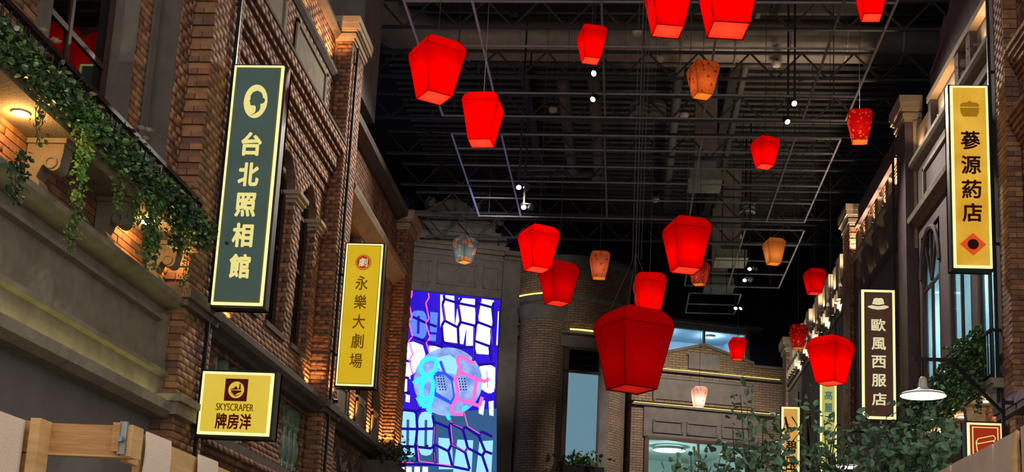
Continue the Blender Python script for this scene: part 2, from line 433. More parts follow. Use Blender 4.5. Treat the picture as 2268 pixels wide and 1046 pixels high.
for i, (a, b) in enumerate(WINS):
    rr = window(3 + i, a, b, 5.86, 8.62, -5.47, ['dark arched window hidden half behind the green photo studio sign', 'tall dark arched window just right of the green photo studio sign', 'tall dark arched window between two brick pilasters on the left'][i], mull=((a + b) / 2,), trans=(7.2, 8.1), fr=.06)
    wl(MB().box(xf - .2, xf + .05, a - .04, b + .04, 5.78, 5.86), 'window_sill', 'stone_dark')
for y0, y1 in ((16.9, 17.35), (18.35, 18.78), (19.75, 20.12)):
    c_ = MB()
    for z, o_ in ((8.0, .03), (8.06, .07), (8.12, .11)): c_.box(-5.46 - .0, xf + o_, y0 - o_ * .8, y1 + o_ * .3, z, z + .06)
    wl(c_, 'impost_capital', 'stone_cream')

# parapet of the window bay, lit from its ledge
wl(MB().box(-6.2, -5.32, 14.4, 20.15, 11.0, 11.75), 'parapet'); street(14.4, 20.15, 11.02, 11.7, -5.32)
wl(MB().alongy([(-5.7, 10.86), (-5.25, 10.86), (-5.19, 10.92), (-5.18, 10.97), (-5.7, 10.98)], 14.4, 20.16), 'ledge', 'stone_dark')
wl(MB().alongy([(-6.3, 11.66), (-5.27, 11.66), (-5.2, 11.74), (-5.2, 11.8), (-6.3, 11.8)], 14.4, 20.16), 'parapet_coping', 'stone_dark')

# pier caps of pale stone
def cap(wall, x0, x1, y0, y1, z, side, m_='stone_cream', k=1.0):
    s = side; c_ = MB()
    for (o, a, b) in ((.02, 0, .05), (.05, .05, .13), (.07, .17, .20), (.11, .20, .30), (.125, .30, .42)):
        c_.box(x0 - (o if s < 0 else 0), x1 + (o if s > 0 else 0), y0 - o, y1 + o, z + a * k, z + b * k)
    c_.box(x0, x1, y0, y1, z + .12 * k, z + .17 * k)
    return c_.build('pier_cap', m_, wall)
cap(WL, -5.36, -5.0, 20.15, 21.1, 11.62, 1)
cap(WL, -5.36, -5.0, 26.6, 27.5, 10.3, 1)

# string course and ledges
band = [(-5.4, 5.0), (-5.12, 5.0), (-5.08, 5.05), (-4.97, 5.08), (-4.93, 5.14), (-4.93, 5.22), (-5.05, 5.26), (-5.4, 5.30)]
wl(MB().alongy(band, 14.4, 26.6), 'string_course', 'stone_dark')
for y0, y1 in ((13.36, 14.42), (20.1, 21.12)):
    wl(MB().box(-5.3, -4.94, y0 - .05, y1, 5.02, 5.26).box(-5.3, -4.9, y0 - .09, y1, 5.1, 5.2), 'pier_ledge', 'stone_dark')
wl(MB().box(-5.3, -4.93, 13.3, 14.42, 3.78, 3.92).box(-5.3, -4.88, 13.26, 14.46, 3.92, 4.0), 'pier_ledge', 'stone')
# corbel courses under the frieze
street(14.4, 20.15, 3.25, 3.72, xf, proud=lambda v: .02 + .05 * int(v / .078))
wl(MB().box(-5.5, -5.0, 14.4, 20.15, 3.72, 3.82), 'coping', 'stone_dark')
wl(MB().box(-5.5, -5.3, 14.4, 20.15, 0, 3.2), 'bulkhead', 'stone_grey')

# glazed balusters in the frieze openings
def baluster():
    p = [(.075, 0), (.075, .06), (.04, .09), (.055, .13), (.095, .24), (.10, .32), (.075, .44), (.045, .52), (.06, .56), (.045, .6), (.06, .64), (.085, .67), (.085, .70)]
    mb = MB().lathe(p, 16); mb.smooth = True
    return mb.mesh('baluster', 'glaze')
bal = baluster()
for a, b in ((15.3, 17.1), (18.75, 20.0)):
    wl(MB().box(-5.475, -5.46, a, b, 3.95, 4.95), 'recess_back', 'mortar_dark')
    n_ = 4
    for i in range(n_):
        y = a + (i + .5) * (b - a) / n_
        o = bpy.data.objects.new('baluster', bal); COL.objects.link(o); o.parent = WL; o.location = (-5.37, y, 3.98)
        wl(MB().box(-5.41, -5.31, y - .075, y + .075, 4.68, 4.95), 'baluster_block', 'glaze')

# --- third bay with grazing lights
xc = -5.275
so = MB().box(-5.56, xc, 21.1, 26.6, 0, 5.4).box(-5.56, xc, 21.1, 26.6, 9.0, 10.6)
PC = ((21.1, 22.0), (23.2, 23.7), (24.85, 25.25), (26.2, 26.6))
for a, b in PC: so.box(-5.56, xc, a, b, 5.4, 9.0)
wl(so)
for a, b in PC:
    street(a, b, 5.4, 9.0, xc)
    if a > 21.2: front(-5.53, xc, a + .015, 5.4, 9.0, length=.19)
street(21.1, 26.6, 9.0, 10.5, xc)
wl(MB().alongy([(-5.5, 9.02), (-5.26, 9.02), (-5.0, 9.2), (-4.96, 9.3), (-5.02, 9.42), (-5.26, 9.46), (-5.5, 9.46)], 21.1, 26.6), 'raking_moulding', 'stone')
wl(MB().alongy([(-6.2, 10.5), (-5.2, 10.5), (-5.02, 10.58), (-5.0, 10.7), (-6.2, 10.7)], 21.1, 26.6), 'coping', 'stone_dark')
for i, (a, b) in enumerate(((22.0, 23.2), (23.7, 24.85), (25.25, 26.2))):
    wl(MB().box(-5.6, -5.53, a, b, 5.4, 9.0), 'backing', 'dark_paint')
    window(6 + i, a, b, 5.95, 9.0, -5.5, ['dark window directly right of the yellow theatre sign', 'dark window between the lit brick pilasters, second from the theatre sign', 'dark window between lit pilasters nearest the video screen'][i], mull=((a + b) / 2,), trans=(7.4,))
    pn = MB().box(-5.5, -5.26, a + .06, b - .25, 5.25, 5.95)
    o = wl(pn, 'stone_panel', 'stone')
    fq = MB(); a2, b2 = a + .06, b - .25
    for q in ((a2, a2 + .09, 5.3, 5.95), (b2 - .09, b2, 5.3, 5.95), (a2, b2, 5.88, 6.0), (a2, b2, 5.25, 5.34)): fq.box(-5.3, -5.235, *q)
    wl(fq, 'panel_moulding', 'stone')
# frieze of crossed laths
for i in range(5):
    y = 21.3 + i * 1.04
    for k in (-1, 1):
        wl(MB().obox((xc + .03, y + .5, 4.35), (0, .5, .45 * k), (.035, 0, 0), (0, -.03 * k, .04)), 'lath', 'stone_dark')
street(21.1, 26.6, 3.1, 5.0, xc)
BL.finish(WL, 300, 'brick')

# grazing uplights at the foot of the pilasters
def uplight(wallx, y, z, side, power, color='#ffb066', label='small round uplight on the ledge', out=.09, group='uplights along the facades'):
    r = thing('uplight', label, 'light', (wallx + side * out, y, z), group=group)
    MB().lathe([(.0, 0), (.04, 0), (.045, .05), (.035, .055), (.0, .055)], 12, (wallx + side * out, y, z)).build('housing', 'black_metal', r)
    MB().lathe([(.0, 0), (.03, 0), (.03, .004), (0, .004)], 12, (wallx + side * out, y, z + .055)).build('lens', 'lamp_warm', r)
    lamp('SPOT', 'uplight_lamp', (wallx + side * out, y, z + .08), power, color, r, size=.03, spot=math.radians(120), target=(wallx + side * (out * .2), y, z + 2), blend=.6)
    return r
emat('lamp_warm', '#ffc58a', 6); emat('lamp_white', '#fff4e6', 14)
for i, (y, p) in enumerate(((21.75, 70), (23.45, 90), (25.05, 90), (26.4, 90))): uplight(xc, y, 5.3, 1, p, out=.13, label='small uplight at the foot of the %s brick pilaster right of the theatre sign' % ORD[i], group='uplights by the video screen')
uplight(-5.0, 20.6, 5.26, 1, 70, label='small uplight under the yellow theatre sign'); uplight(-5.0, 27.0, 5.26, 1, 60, label='small uplight on the pier beside the video screen')
uplight(xf, 15.65, 5.3, 1, 30, label='small uplight below the green photo studio sign'); uplight(xf, 19.95, 5.3, 1, 36, label='small uplight by the pier left of the theatre sign')
for i, y in enumerate((15.4, 16.7, 18.0, 19.0, 19.7)): uplight(-5.32, y, 10.98, 1, 40 if i < 4 else 80, label='small uplight on the left parapet ledge, %s from the near end' % ORD[i], out=.07, group='uplights on the left parapet')

# --- balcony
TR = tag(MB().alongy([(-5.7, 3.74), (-5.08, 3.74), (-5.0, 3.80), (-5.0, 3.91), (-5.03, 3.91), (-5.04, 3.85), (-5.16, 3.85), (-5.16, 4.19), (-5.10, 4.21), (-5.10, 4.26), (-5.22, 4.28),
                      (-5.24, 4.80), (-5.17, 4.82), (-5.17, 4.86), (-5.22, 4.88), (-5.22, 4.97), (-5.08, 5.0), (-5.0, 5.04), (-5.0, 5.10), (-5.7, 5.12)], 4.0, 13.40)
         .build('trim_1', 'stone'), 'long stone fascia with a lit groove below the planted balcony', 'fascia', kind='structure')
MB().box(-5.24, -5.16, 13.24, 13.40, 4.24, 4.9).build('end_moulding', 'stone', TR)
led = thing('cove_light', 'strip light hidden in the groove of the stone fascia', 'light', (-5.14, 9, 3.93))
MB().box(-5.11, -5.05, 4.2, 13.2, 3.855, 3.862).build('diffuser', emat('cove_strip', '#e0d478', 8), led)
tag(MB().box(-5.6, -5.26, 4, 13.4, 0, 3.76).build('wall_left_lower', 'panel_grey'), 'plain dark grey shopfront bulkhead below the stone fascia', 'wall', kind='structure')
BB = Bricks()
wb = tag(MB().box(-5.62, -5.32, 4, 13.4, 5.1, 5.66).build('wall_left_balcony', 'mortar'), 'band of orange brick under the planted balcony', 'wall', kind='structure')
BB.face((-5.32, 7.5, 5.115), Xp, NX, 5.9, .55); BB.finish(wb, 150, 'brick')
slab = tag(MB().box(-5.62, -4.88, 4, 13.36, 5.64, 5.70).box(-5.62, -4.84, 4, 13.38, 5.70, 5.76).build('trim_2', 'stone'), 'stone slab of the planted balcony on the left', 'balcony', kind='structure')
# scrolled corbels
def corbel(name, x_wall, y, z, side, label, group, h=.47, dep=.33, wd=.17):
    P = [(0, h), (dep, h), (dep, h - .08)]
    for t in np.linspace(0, PI * .9, 9): P.append((dep - .09 + .085 * math.cos(t - .2) * .9, h - .16 - .085 * math.sin(t)))
    P += [(dep * .45, h - .2), (dep * .33, h - .3)]
    for t in np.linspace(-.3, PI * .9, 8): P.append((dep * .24 + .07 * math.cos(t), .1 - .07 * math.sin(t)))
    P += [(0, .06)]
    r = thing(name, label, 'bracket', (x_wall, y, z), group=group)
    MB().prism(P, lambda a, b, d: (x_wall + side * a, y + d, z + b), -wd / 2, wd / 2).build('scroll', 'stone', r)
    MB().box(min(x_wall, x_wall + side * (dep + .03)), max(x_wall, x_wall + side * (dep + .03)), y - wd / 2 - .03, y + wd / 2 + .03, z + h, z + h + .045).build('abacus', 'stone', r)
    for k in (-1, 1):
        mb = MB(); ring = [(x_wall + side * (dep - .1 + .05 * math.cos(t)), y + k * (wd / 2 + .008), z + h - .17 + .05 * math.sin(t)) for t in np.linspace(0, 2 * PI, 13)]
        mb.tube(ring, .012, 6).build('volute', 'stone', r)
    return r
for y, l in ((8.55, 'scrolled stone corbel under the balcony nearest the left edge'), (10.1, 'scrolled stone corbel under the balcony, left of the middle vine'), (11.6, 'scrolled stone corbel under the balcony beside the brighter downlight'), (13.0, 'scrolled stone corbel under the balcony next to the brick pier')):
    corbel('corbel', -5.3, y, 5.12, 1, l, 'corbels under the left balcony')
def downlight(x, y, z, label, power=14, color='#ffb765', group=None):
    r = thing('downlight', label, 'light', (x, y, z), group=group)
    MB().lathe([(.07, 0), (.075, -.012), (.055, -.02), (.05, -.008)], 16, (x, y, z)).build('ring', 'white_plastic', r)
    MB().lathe([(0, -.01), (.05, -.01)], 16, (x, y, z)).build('lens', 'lamp_white', r)
    lamp('POINT', 'downlight_lamp', (x, y, z - .07), power, color, r, size=.04)
    return r
for y, l in ((9.45, 'round downlight under the balcony near the left edge of the picture'), (12.25, 'round downlight under the balcony between two corbels near the pier'), (13.22, 'round downlight under the balcony tucked against the brick pier')):
    downlight(-5.1, y, 5.638, l, 22 if y < 13 else 9, group='downlights under the left balcony')

# iron railing
RL = thing('balcony_railing', 'black iron railing along the left balcony, wrapped in ivy and flowers', 'railing', (-4.9, 8, 5.76))
MB().box(-4.93, -4.87, 5, 13.30, 6.18, 6.225).build('handrail', 'black_metal', RL)
MB().box(-4.915, -4.885, 5, 13.30, 5.82, 5.85).build('bottom_rail', 'black_metal', RL)
bar_me = MB().tube([(0, 0, 0), (0, 0, .34)], .011, 6).mesh('bar', 'black_metal')
for i in range(46):
    y = 7.6 + i * .125
    o = bpy.data.objects.new('bar', bar_me); COL.objects.link(o); o.parent = RL; o.location = (0, y - 8, .08)
for y in (7.5, 9.0, 10.5, 12.0, 13.28): MB().box(-4.92, -4.88, y - .02, y + .02, 5.76, 6.2).build('post', 'black_metal', RL)

# upper dark structure of the hall beside the facades
tag(MB().box(-7.4, -7.0, 14, 26.6, 9, 18).box(-10.6, -7.0, 26.6, 27.0, 9, 18).box(-10.6, -10.2, 27.0, 60, 0, 18).build('wall_left_upper', 'navy_paint'), 'unlit dark hall wall above the left facades', 'wall', kind='structure')
tag(MB().box(-6.9, -5.1, 21.3, 22.8, 11.2, 15.5).build('wall_left_block', 'render_grey'), 'plain grey block rising behind the pale pier cap on the left', 'wall', kind='structure')
# ================================================================== right wall
WR = tag(MB().box(5.62, 7.0, 8, 18.0, 0, 14)
         .box(5.72, 7.0, 18.5, 24.7, 0, 5.2).box(5.72, 7.0, 18.5, 24.7, 9.95, 11.4)
         .box(5.60, 7.0, 25.5, 31.0, 0, 11.3)
         .box(5.60, 7.0, 32.0, 43.7, 0, 11.2)
         .build('wall_right', 'stone_mauve'), 'mauve stone and brick facades along the right side of the arcade', 'wall', kind='structure')
BR = Bricks()
def wr(mb, name='masonry', m_='stone_mauve'): return mb.build(name, m_, WR)
def streetR(y0, y1, z0, z1, x, **k): BR.face((x, y1, z0), (0, -1, 0), (-1, 0, 0), y1 - y0, z1 - z0, **k)
def frontR(x0, x1, y, z0, z1, **k): BR.face((x0, y, z0), UX, NY, x1 - x0, z1 - z0, **k)
# near brick bay and pier
wr(MB().box(5.615, 5.8, 8, 18.02, 0, 14), 'masonry', 'mortar'); streetR(15.2, 18.0, 4.2, 13.2, 5.615)
wr(MB().box(5.415, 6.4, 18.015, 18.5, 0, 14), 'pier', 'mortar')
streetR(18.0, 18.5, 4.2, 13.2, 5.415); frontR(5.4, 5.62, 18.015, 4.2, 13.2, alt=.012, length=.21)
for z0 in (10.0, 8.95):
    streetR(15.6, 17.98, z0, z0 + .47, 5.615, proud=lambda v: .03 + .035 * int(v / .078))
wr(MB().box(5.3, 5.9, 15, 18.55, 4.95, 5.2).box(5.26, 5.9, 15, 18.6, 5.03, 5.14), 'pier_ledge', 'stone_mauve')
# corner pilaster of the stone bay
wr(MB().box(5.44, 6.2, 18.52, 19.0, 0, 11.35), 'corner_pilaster')
# --- stone bay: entablature
wr(MB().alongy([(5.8, 9.9), (5.62, 9.9), (5.56, 9.96), (5.45, 10.0), (5.42, 10.08), (5.47, 10.16), (5.62, 10.2), (5.8, 10.2)], 19.0, 24.7), 'architrave_moulding', 'stone')
wr(MB().box(5.63, 5.8, 19.0, 24.7, 10.15, 11.2), 'frieze')
for a, b in ((19.2, 21.5), (21.8, 24.0)):
    fq = MB()
    for q in ((a, a + .07, 10.3, 10.9), (b - .07, b, 10.3, 10.9), (a, b, 10.84, 10.92), (a, b, 10.27, 10.34)): fq.box(5.58, 5.66, *q)
    wr(fq, 'panel_moulding', 'stone')
wr(MB().alongy([(5.9, 11.1), (5.62, 11.1), (5.52, 11.16), (5.47, 11.2), (5.47, 11.28), (5.9, 11.3)], 19.0, 24.7), 'cornice', 'stone')
# attic with lit niches and a curved gable
wr(MB().box(5.62, 6.6, 18.6, 24.6, 11.3, 11.95), 'attic', 'stone_cream')
nic = MB()
for a, b in ((18.6, 19.0), (20.15, 20.4), (20.9, 21.15), (22.9, 23.1)): nic.box(5.50, 5.64, a, b, 11.34, 11.95)
wr(nic, 'attic_pier')
gab = [(18.6, 11.9), (23.05, 11.9), (23.05, 12.45), (22.75, 12.62), (22.35, 12.42), (22.2, 12.62), (22.32, 12.95), (21.95, 13.1), (21.6, 12.82), (21.45, 13.05), (21.55, 13.35), (21.2, 13.8), (20.6, 14.1), (18.6, 14.1)]
wr(MB().prism(gab, lambda y, z, d: (d, y, z), 5.55, 6.2), 'curved_gable')
wr(MB().prism([(18.6, 11.88), (23.1, 11.88), (23.1, 12.0), (18.6, 12.0)], lambda y, z, d: (d, y, z), 5.47, 6.2), 'gable_moulding', 'stone_cream')
wr(MB().tube([(5.53, 22.9, 12.4), (5.53, 22.0, 12.6), (5.53, 21.2, 13.1), (5.53, 20, 13.5)], .04, 6), 'gable_bead')
for y in (20.27, 21.0):
    wr(MB().lathe([(0, 0), (.11, .02), (.13, .1), (.09, .2), (.13, .26), (.12, .36), (.05, .42), (0, .42)], 10, (5.6, y, 11.36)), 'stone_rosette', 'stone_cream')
# --- windows of the stone bay
def tallwin(n, y0, y1, z0, z1, label, arch=False):
    r = window(n, y0, y1, z0, z1, 5.69, label, mull=() if arch else ((y0 + y1) / 2,), trans=(8.5,), glass='glass_clear', side=-1, fr=.11)
    return r
for (a, b) in ((19.0, 19.35), (20.55, 20.85), (22.35, 22.95), (24.4, 24.72)):
    wr(MB().box(5.63, 5.8, a, b, 5.0, 9.95), 'window_pier')
c_, r_ = 23.675, .725
arc = [(c_ + r_ * math.cos(t), 8.75 + .85 * math.sin(t)) for t in np.linspace(0, PI, 17)]
wr(MB().prism([(22.95, 9.95), (c_, 9.95)] + [p for p in arc if p[0] <= c_ + 1e-6], lambda y, z, d: (d, y, z), 5.63, 5.82)
   .prism([(c_, 9.95), (24.4, 9.95)] + [p for p in arc if p[0] >= c_ - 1e-6], lambda y, z, d: (d, y, z), 5.63, 5.82).box(5.63, 5.8, 19.0, 22.4, 9.45, 9.95), 'arch_spandrel')
wr(MB().tube([(5.63, y, z) for y, z in arc], .06, 6), 'arch_moulding', 'stone_mauve')
w9 = tallwin(9, 22.95, 24.4, 5.3, 9.6, 'arched window with fanlight left of the yellow medicine sign', True)
for t in (.9, 1.57, 2.25): MB().bar((5.655, c_, 8.56), (5.655, c_ + .7 * math.cos(t), 8.75 + .8 * math.sin(t)), .025).build('glazing_bar', 'wood_frame', w9)
MB().box(5.64, 5.69, 23.64, 23.70, 5.4, 8.5).build('mullion', 'wood_frame', w9)
tallwin(10, 20.85, 22.35, 5.3, 9.45, 'tall window with pale blue glass below the yellow medicine sign')
tallwin(11, 19.35, 20.55, 5.3, 9.45, 'tall window with pale blue glass beside the right brick pier')
# added lit room and lamps, in place of pale reflections in those windows
rm = tag(MB().box(5.80, 7.4, 18.6, 24.65, 5.2, 5.25).box(5.80, 7.4, 18.6, 24.65, 9.9, 9.95).box(6.9, 6.95, 18.6, 24.65, 5.2, 9.9).box(5.8, 6.95, 18.6, 18.65, 5.2, 9.9).box(5.8, 6.95, 24.62, 24.66, 5.2, 9.9)
         .build('wall_room_right', 'room_pale'), 'added pale blue lit room behind the right-hand windows', 'room', kind='structure')

fabric_pre = nodes('blind'); _m, _nt, _o = fabric_pre; _t = _nt.nodes.new('ShaderNodeBsdfTranslucent'); _t.inputs[0].default_value = lin('#a4bcbc'); _nt.links.new(_t.outputs[0], _o.inputs[0]); MATS['blind'] = _m  # added sheet glowing from behind, stands in for reflected light on the panes
for i, (a, b, l) in enumerate(((23.0, 24.38, 'added pale blue backlit blind behind the arched window'), (20.9, 22.32, 'added pale blue backlit blind below the amber sign'), (19.4, 20.52, 'added pale blue backlit blind beside the right brick pier'))):
    t = thing('backlit_blind', l, 'blind', (5.74, (a + b) / 2, 9.4), group='added backlit blinds in the right windows')
    MB().add([(5.74, a, 5.3), (5.74, b, 5.3), (5.74, b, 9.6), (5.74, a, 9.6)], [(0, 1, 2, 3)]).build('cloth', 'blind', t); MB().tube([(5.74, a, 9.62), (5.74, b, 9.62)], .025, 8).build('roller', 'white_plastic', t)
def roomlamp(loc, power, label, color='#dcf0ff'):
    r = thing('ceiling_lamp', label, 'lamp', loc)
    MB().lathe([(0, 0), (.16, 0), (.18, .03), (.16, .06), (0, .06)], 16, loc).build('housing', 'white_plastic', r)
    MB().lathe([(0, -.003), (.14, -.003)], 16, loc).build('diffuser', 'lamp_white', r)
    MB().tube([(loc[0], loc[1], loc[2] + .05), (loc[0], loc[1], 9.9 if loc[2] < 9 else loc[2] + .09)], .01, 6).build('stem', 'black_metal', r)
    lamp('POINT', 'room_light', (loc[0], loc[1], loc[2] - .12), power, color, r, size=.12)
    return r
roomlamp((6.65, 20.2, 7.9), 150, 'added round lamp lighting the blinds in the right-hand room near the pier'); roomlamp((6.65, 23.3, 7.9), 170, 'added round lamp lighting the blind behind the arched window')  # added lamps, put in to make the blinds glow

# --- piers
for (y0, y1, zt, sm) in ((24.7, 25.5, 12.2, 'stone_mauve'), (31.0, 32.0, 12.1, 'mortar_dark'), (43.7, 44.7, 11.7, 'mortar_dark')):
    wr(MB().box(5.415, 5.75, y0 + .015, y1, 0, zt), 'pier', sm)
    cap(WR, 5.415, 5.75, y0, y1, zt, -1, 'stone_cream', 1.25)
frontR(5.43, 5.62, 31.015, 6, 12.1, length=.19); streetR(31.0, 32.0, 6, 12.1, 5.415)
frontR(5.43, 5.62, 43.715, 6, 11.7, length=.19)
wr(MB().box(5.57, 5.76, 24.66, 24.73, 9.5, 12.2), 'pier_return', 'stone_cream')
# --- chevron bay
wr(MB().box(5.5, 5.7, 25.5, 25.9, 0, 11.2).box(5.5, 5.7, 30.6, 31.0, 0, 11.2).box(5.5, 5.7, 25.9, 30.6, 5.4, 10.0), 'masonry')
wr(MB().alongy([(5.9, 11.0), (5.6, 11.0), (5.5, 11.1), (5.45, 11.16), (5.45, 11.24), (5.9, 11.27)], 25.5, 31.0), 'cornice', 'stone')
for i in range(3):
    y = 26.35 + i * 1.35
    wr(MB().prism([(y - .35, 10.1), (y + .2, 10.1), (y + .75, 10.98), (y + .2, 10.98)], lambda yy, z, d: (d, yy, z), 5.44, 5.62), 'chevron_block', 'stone_mauve')
    uplight(5.6, y + .95, 10.06, -1, 9, '#e0d890', label='small uplight beside the %s slanted block on the right wall' % ORD[i], out=.1, group='uplights between the slanted blocks')
wr(MB().alongy([(5.7, 9.95), (5.48, 9.95), (5.40, 10.0), (5.40, 10.05), (5.7, 10.06)], 25.5, 31.0), 'sill_moulding', 'stone_mauve')
wr(MB().box(5.58, 6.5, 25.6, 31.0, 11.25, 12.0), 'parapet', 'mortar'); streetR(25.6, 31.0, 11.27, 11.95, 5.58)
for i in range(4):
    y = 26.6 + i * 1.2
    wr(MB().box(5.47, 5.6, y, y + .35, 11.26, 11.7), 'parapet_step', 'stone_cream')
wr(MB().box(5.56, 6.5, 25.6, 30.7, 11.98, 12.5).box(5.48, 6.5, 25.6, 30.7, 11.92, 12.02), 'parapet_coping', 'stone_mauve')
# --- far bay with lit dentils
wr(MB().box(5.5, 5.7, 32.0, 43.7, 5.2, 10.2), 'masonry', 'stone_dark')
wr(MB().alongy([(5.9, 10.9), (5.6, 10.9), (5.5, 11.0), (5.45, 11.1), (5.45, 11.16), (5.9, 11.18)], 32.0, 43.7), 'cornice', 'stone')
dent = MB().box(-.14, .14, -.09, .09, 0, .22).mesh('dentil', 'stone_cream')
for i in range(28):
    o = bpy.data.objects.new('dentil', dent); COL.objects.link(o); o.parent = WR; o.location = (5.5, 32.3 + i * .4, 10.62)
wr(MB().box(5.5, 5.9, 32.0, 43.7, 10.3, 10.6).box(5.44, 5.9, 32.0, 43.7, 10.5, 10.6), 'architrave', 'stone')
wr(MB().box(5.58, 6.5, 32.0, 43.7, 11.16, 12.0), 'parapet', 'stone_cream')
for i in range(6): wr(MB().box(5.46, 5.6, 32.8 + i * 1.9, 33.5 + i * 1.9, 11.16, 11.9), 'parapet_block', 'stone_cream')
for y in (36.5, 38.5): wr(MB().box(5.42, 5.56, y, y + .4, 6.5, 8.6), 'slot_window', 'dark_paint')
BR.finish(WR, 300, 'brick')
ups = [(18.75 + .35, 11.36), (19.55, 11.36), (21.7, 11.36), (22.4, 11.36), (23.4, 11.36), (24.2, 11.36)]
for i, (y, z) in enumerate(ups): uplight(5.62, y, 11.3, -1, 26, '#ffc890', label='small uplight in the right attic, %s niche from the near end' % ORD[i], out=.08, group='uplights in the right attic')
for i in range(5): uplight(5.58, 26.2 + i * 1.15, 11.26, -1, 170, '#ffd8b0', label='small uplight above the slanted blocks, %s from the near end' % ORD[i], out=.08, group='uplights on the right parapet')
for i in range(6): uplight(5.58, 32.4 + i * 1.9, 11.17, -1, 90, '#ffe2c0', label='small uplight on the far right parapet, %s from the near end' % ORD[i], out=.08, group='uplights on the far right parapet')
for i in range(5): uplight(5.5, 33.0 + i * 1.9, 10.2, -1, 110, '#ffe2c0', label='small uplight under the far right dentils, %s from the near end' % ORD[i], out=.2, group='uplights under the dentils')

# --- right balcony
tag(MB().box(5.28, 5.75, 18.55, 24.6, 5.46, 5.52).box(5.24, 5.75, 18.55, 24.6, 5.52, 5.60).build('trim_3', 'stone'), 'stone slab of the small balcony on the right', 'balcony', kind='structure')
wb2 = tag(MB().box(5.62, 5.75, 18.5, 24.7, 4.9, 5.47).build('wall_right_balcony', 'mortar'), 'band of brick below the right balcony', 'wall', kind='structure')
B2 = Bricks(); B2.face((5.62, 24.7, 4.95), (0, -1, 0), (-1, 0, 0), 6.1, .5); B2.finish(wb2, 60, 'brick')
tag(MB().alongy([(5.75, 4.2), (5.5, 4.2), (5.42, 4.26), (5.42, 4.36), (5.55, 4.4), (5.55, 4.72), (5.5, 4.76), (5.36, 4.86), (5.36, 4.95), (5.75, 4.97)], 18.5, 31.0)
    .build('trim_4', 'stone'), 'long stone fascia below the right balcony', 'fascia', kind='structure')
tag(MB().box(5.6, 5.8, 18.5, 43, 0, 4.3).build('wall_right_lower', 'panel_grey'), 'plain dark shopfront bulkhead at the foot of the right facades', 'wall', kind='structure')
for y, l in ((18.85, 'stone corbel under the right balcony next to the brick pier'), (20.3, 'stone corbel under the right balcony, second from the brick pier'), (21.8, 'stone corbel under the right balcony, third from the brick pier'), (23.3, 'stone corbel under the right balcony, farthest from the pier')):
    corbel('corbel', 5.62, y, 4.95, -1, l, 'corbels under the right balcony', h=.47, dep=.3)
for y, l in ((19.6, 'round downlight under the right balcony beside the brick pier'), (21.0, 'round downlight under the right balcony below the ivy'), (22.5, 'round downlight under the far end of the right balcony')):
    downlight(5.45, y, 5.458, l, 10, '#ffcf9a', group='downlights under the right balcony')
RR = thing('balcony_railing', 'black iron railing of the right balcony, overgrown with ivy', 'railing', (5.3, 19, 5.6))
MB().box(5.28, 5.32, 18.7, 24.5, 6.33, 6.37).build('handrail', 'black_metal', RR)
MB().box(5.285, 5.315, 18.7, 24.5, 5.66, 5.69).build('bottom_rail', 'black_metal', RR)
MB().box(5.28, 5.7, 18.68, 18.72, 6.33, 6.37).build('end_rail', 'black_metal', RR)
bar2 = MB().tube([(0, 0, 0), (0, 0, .68)], .011, 6).mesh('bar', 'black_metal')
for i in range(44):
    o = bpy.data.objects.new('bar', bar2); COL.objects.link(o); o.parent = RR; o.location = (0, 18.75 + i * .13 - 19, .08)
tag(MB().box(7.4, 7.8, 15, 60, 9, 18).build('wall_right_upper', 'navy_paint'), 'unlit dark hall wall above the right facades', 'wall', kind='structure')

# ================================================================== end block, turned by 17.5 degrees
TH = math.radians(17.5)
OE = np.array([0.23, 44.44, 0.0]); EE = np.array([math.cos(TH), math.sin(TH), 0]); NE = np.array([math.sin(TH), -math.cos(TH), 0])
TE = np.eye(4); TE[:3, 0] = EE; TE[:3, 1] = -NE; TE[:3, 2] = (0, 0, 1); TE[:3, 3] = OE        # local: s along the front, +y into the block, z up
def atE(px, py, off=0.0):
    r = ray(px, py); P0 = OE + NE * off; P = EYE + r * (((P0 - EYE) @ NE) / (r @ NE)); return float((P - OE) @ EE), float(P[2])
def uvbox(o, scale=1.0):
    """box-project uv in metres so that far brick courses run level"""
    me = o.data; uv = me.uv_layers.new(name='uv'); T = np.linalg.inv(TE)
    org = np.array(wloc(o))
    for p in me.polygons:
        for li in p.loop_indices:
            P = np.array([*(np.array(me.vertices[me.loops[li].vertex_index].co) + org), 1.0]); q = T @ P
            n = T[:3, :3] @ np.array(p.normal)
            uv.data[li].uv = (q[0] if abs(n[1]) >= abs(n[0]) else q[1], q[2]) if abs(n[2]) < .8 else (q[0], q[1])
    return o
WB = tag(MB(TE).box(-9.6, -4.4, .35, 3, 0, 15.0).build('wall_back', 'stone_grey'), 'grey stone and brick building closing the end of the arcade', 'wall', kind='structure')
def we(mb, name, m_='stone_grey'): return mb.build(name, m_, WB)
# stone facade with the video screen
we(MB(TE).box(-9.6, -8.35, 0, .4, 0, 13.2).box(-9.6, -5.05, 0, .4, 13.12, 14.75).box(-5.05, -4.42, -.1, .4, 0, 14.6), 'pilaster')
we(MB(TE).box(-9.7, -4.98, -.05, .4, 14.5, 14.62).box(-9.7, -4.95, -.14, .4, 14.7, 14.84).box(-9.7, -4.9, -.24, .4, 14.84, 15.0).box(-5.05, -4.36, -.22, .4, 14.55, 14.66).box(-5.05, -4.3, -.3, .4, 14.7, 14.86), 'cornice', 'stone_dark')
for a, b in ((-8.9, -7.62), (-7.4, -5.98), (-5.75, -5.15)):
    fq = MB(TE); z0, z1 = 13.45, 14.28
    for q in ((a, a + .07, z0, z1), (b - .07, b, z0, z1), (a, b, z1 - .07, z1), (a, b, z0, z0 + .07)): fq.box(q[0], q[1], -.05, .02, q[2], q[3])
    we(fq, 'panel_moulding', 'stone_dark')
PED = thing('scroll_pediment', 'grey stone pediment with scrolls and a rounded crest above the video screen', 'pediment', tuple(OE + EE * -6.9 + np.array([0, 0, 15])))
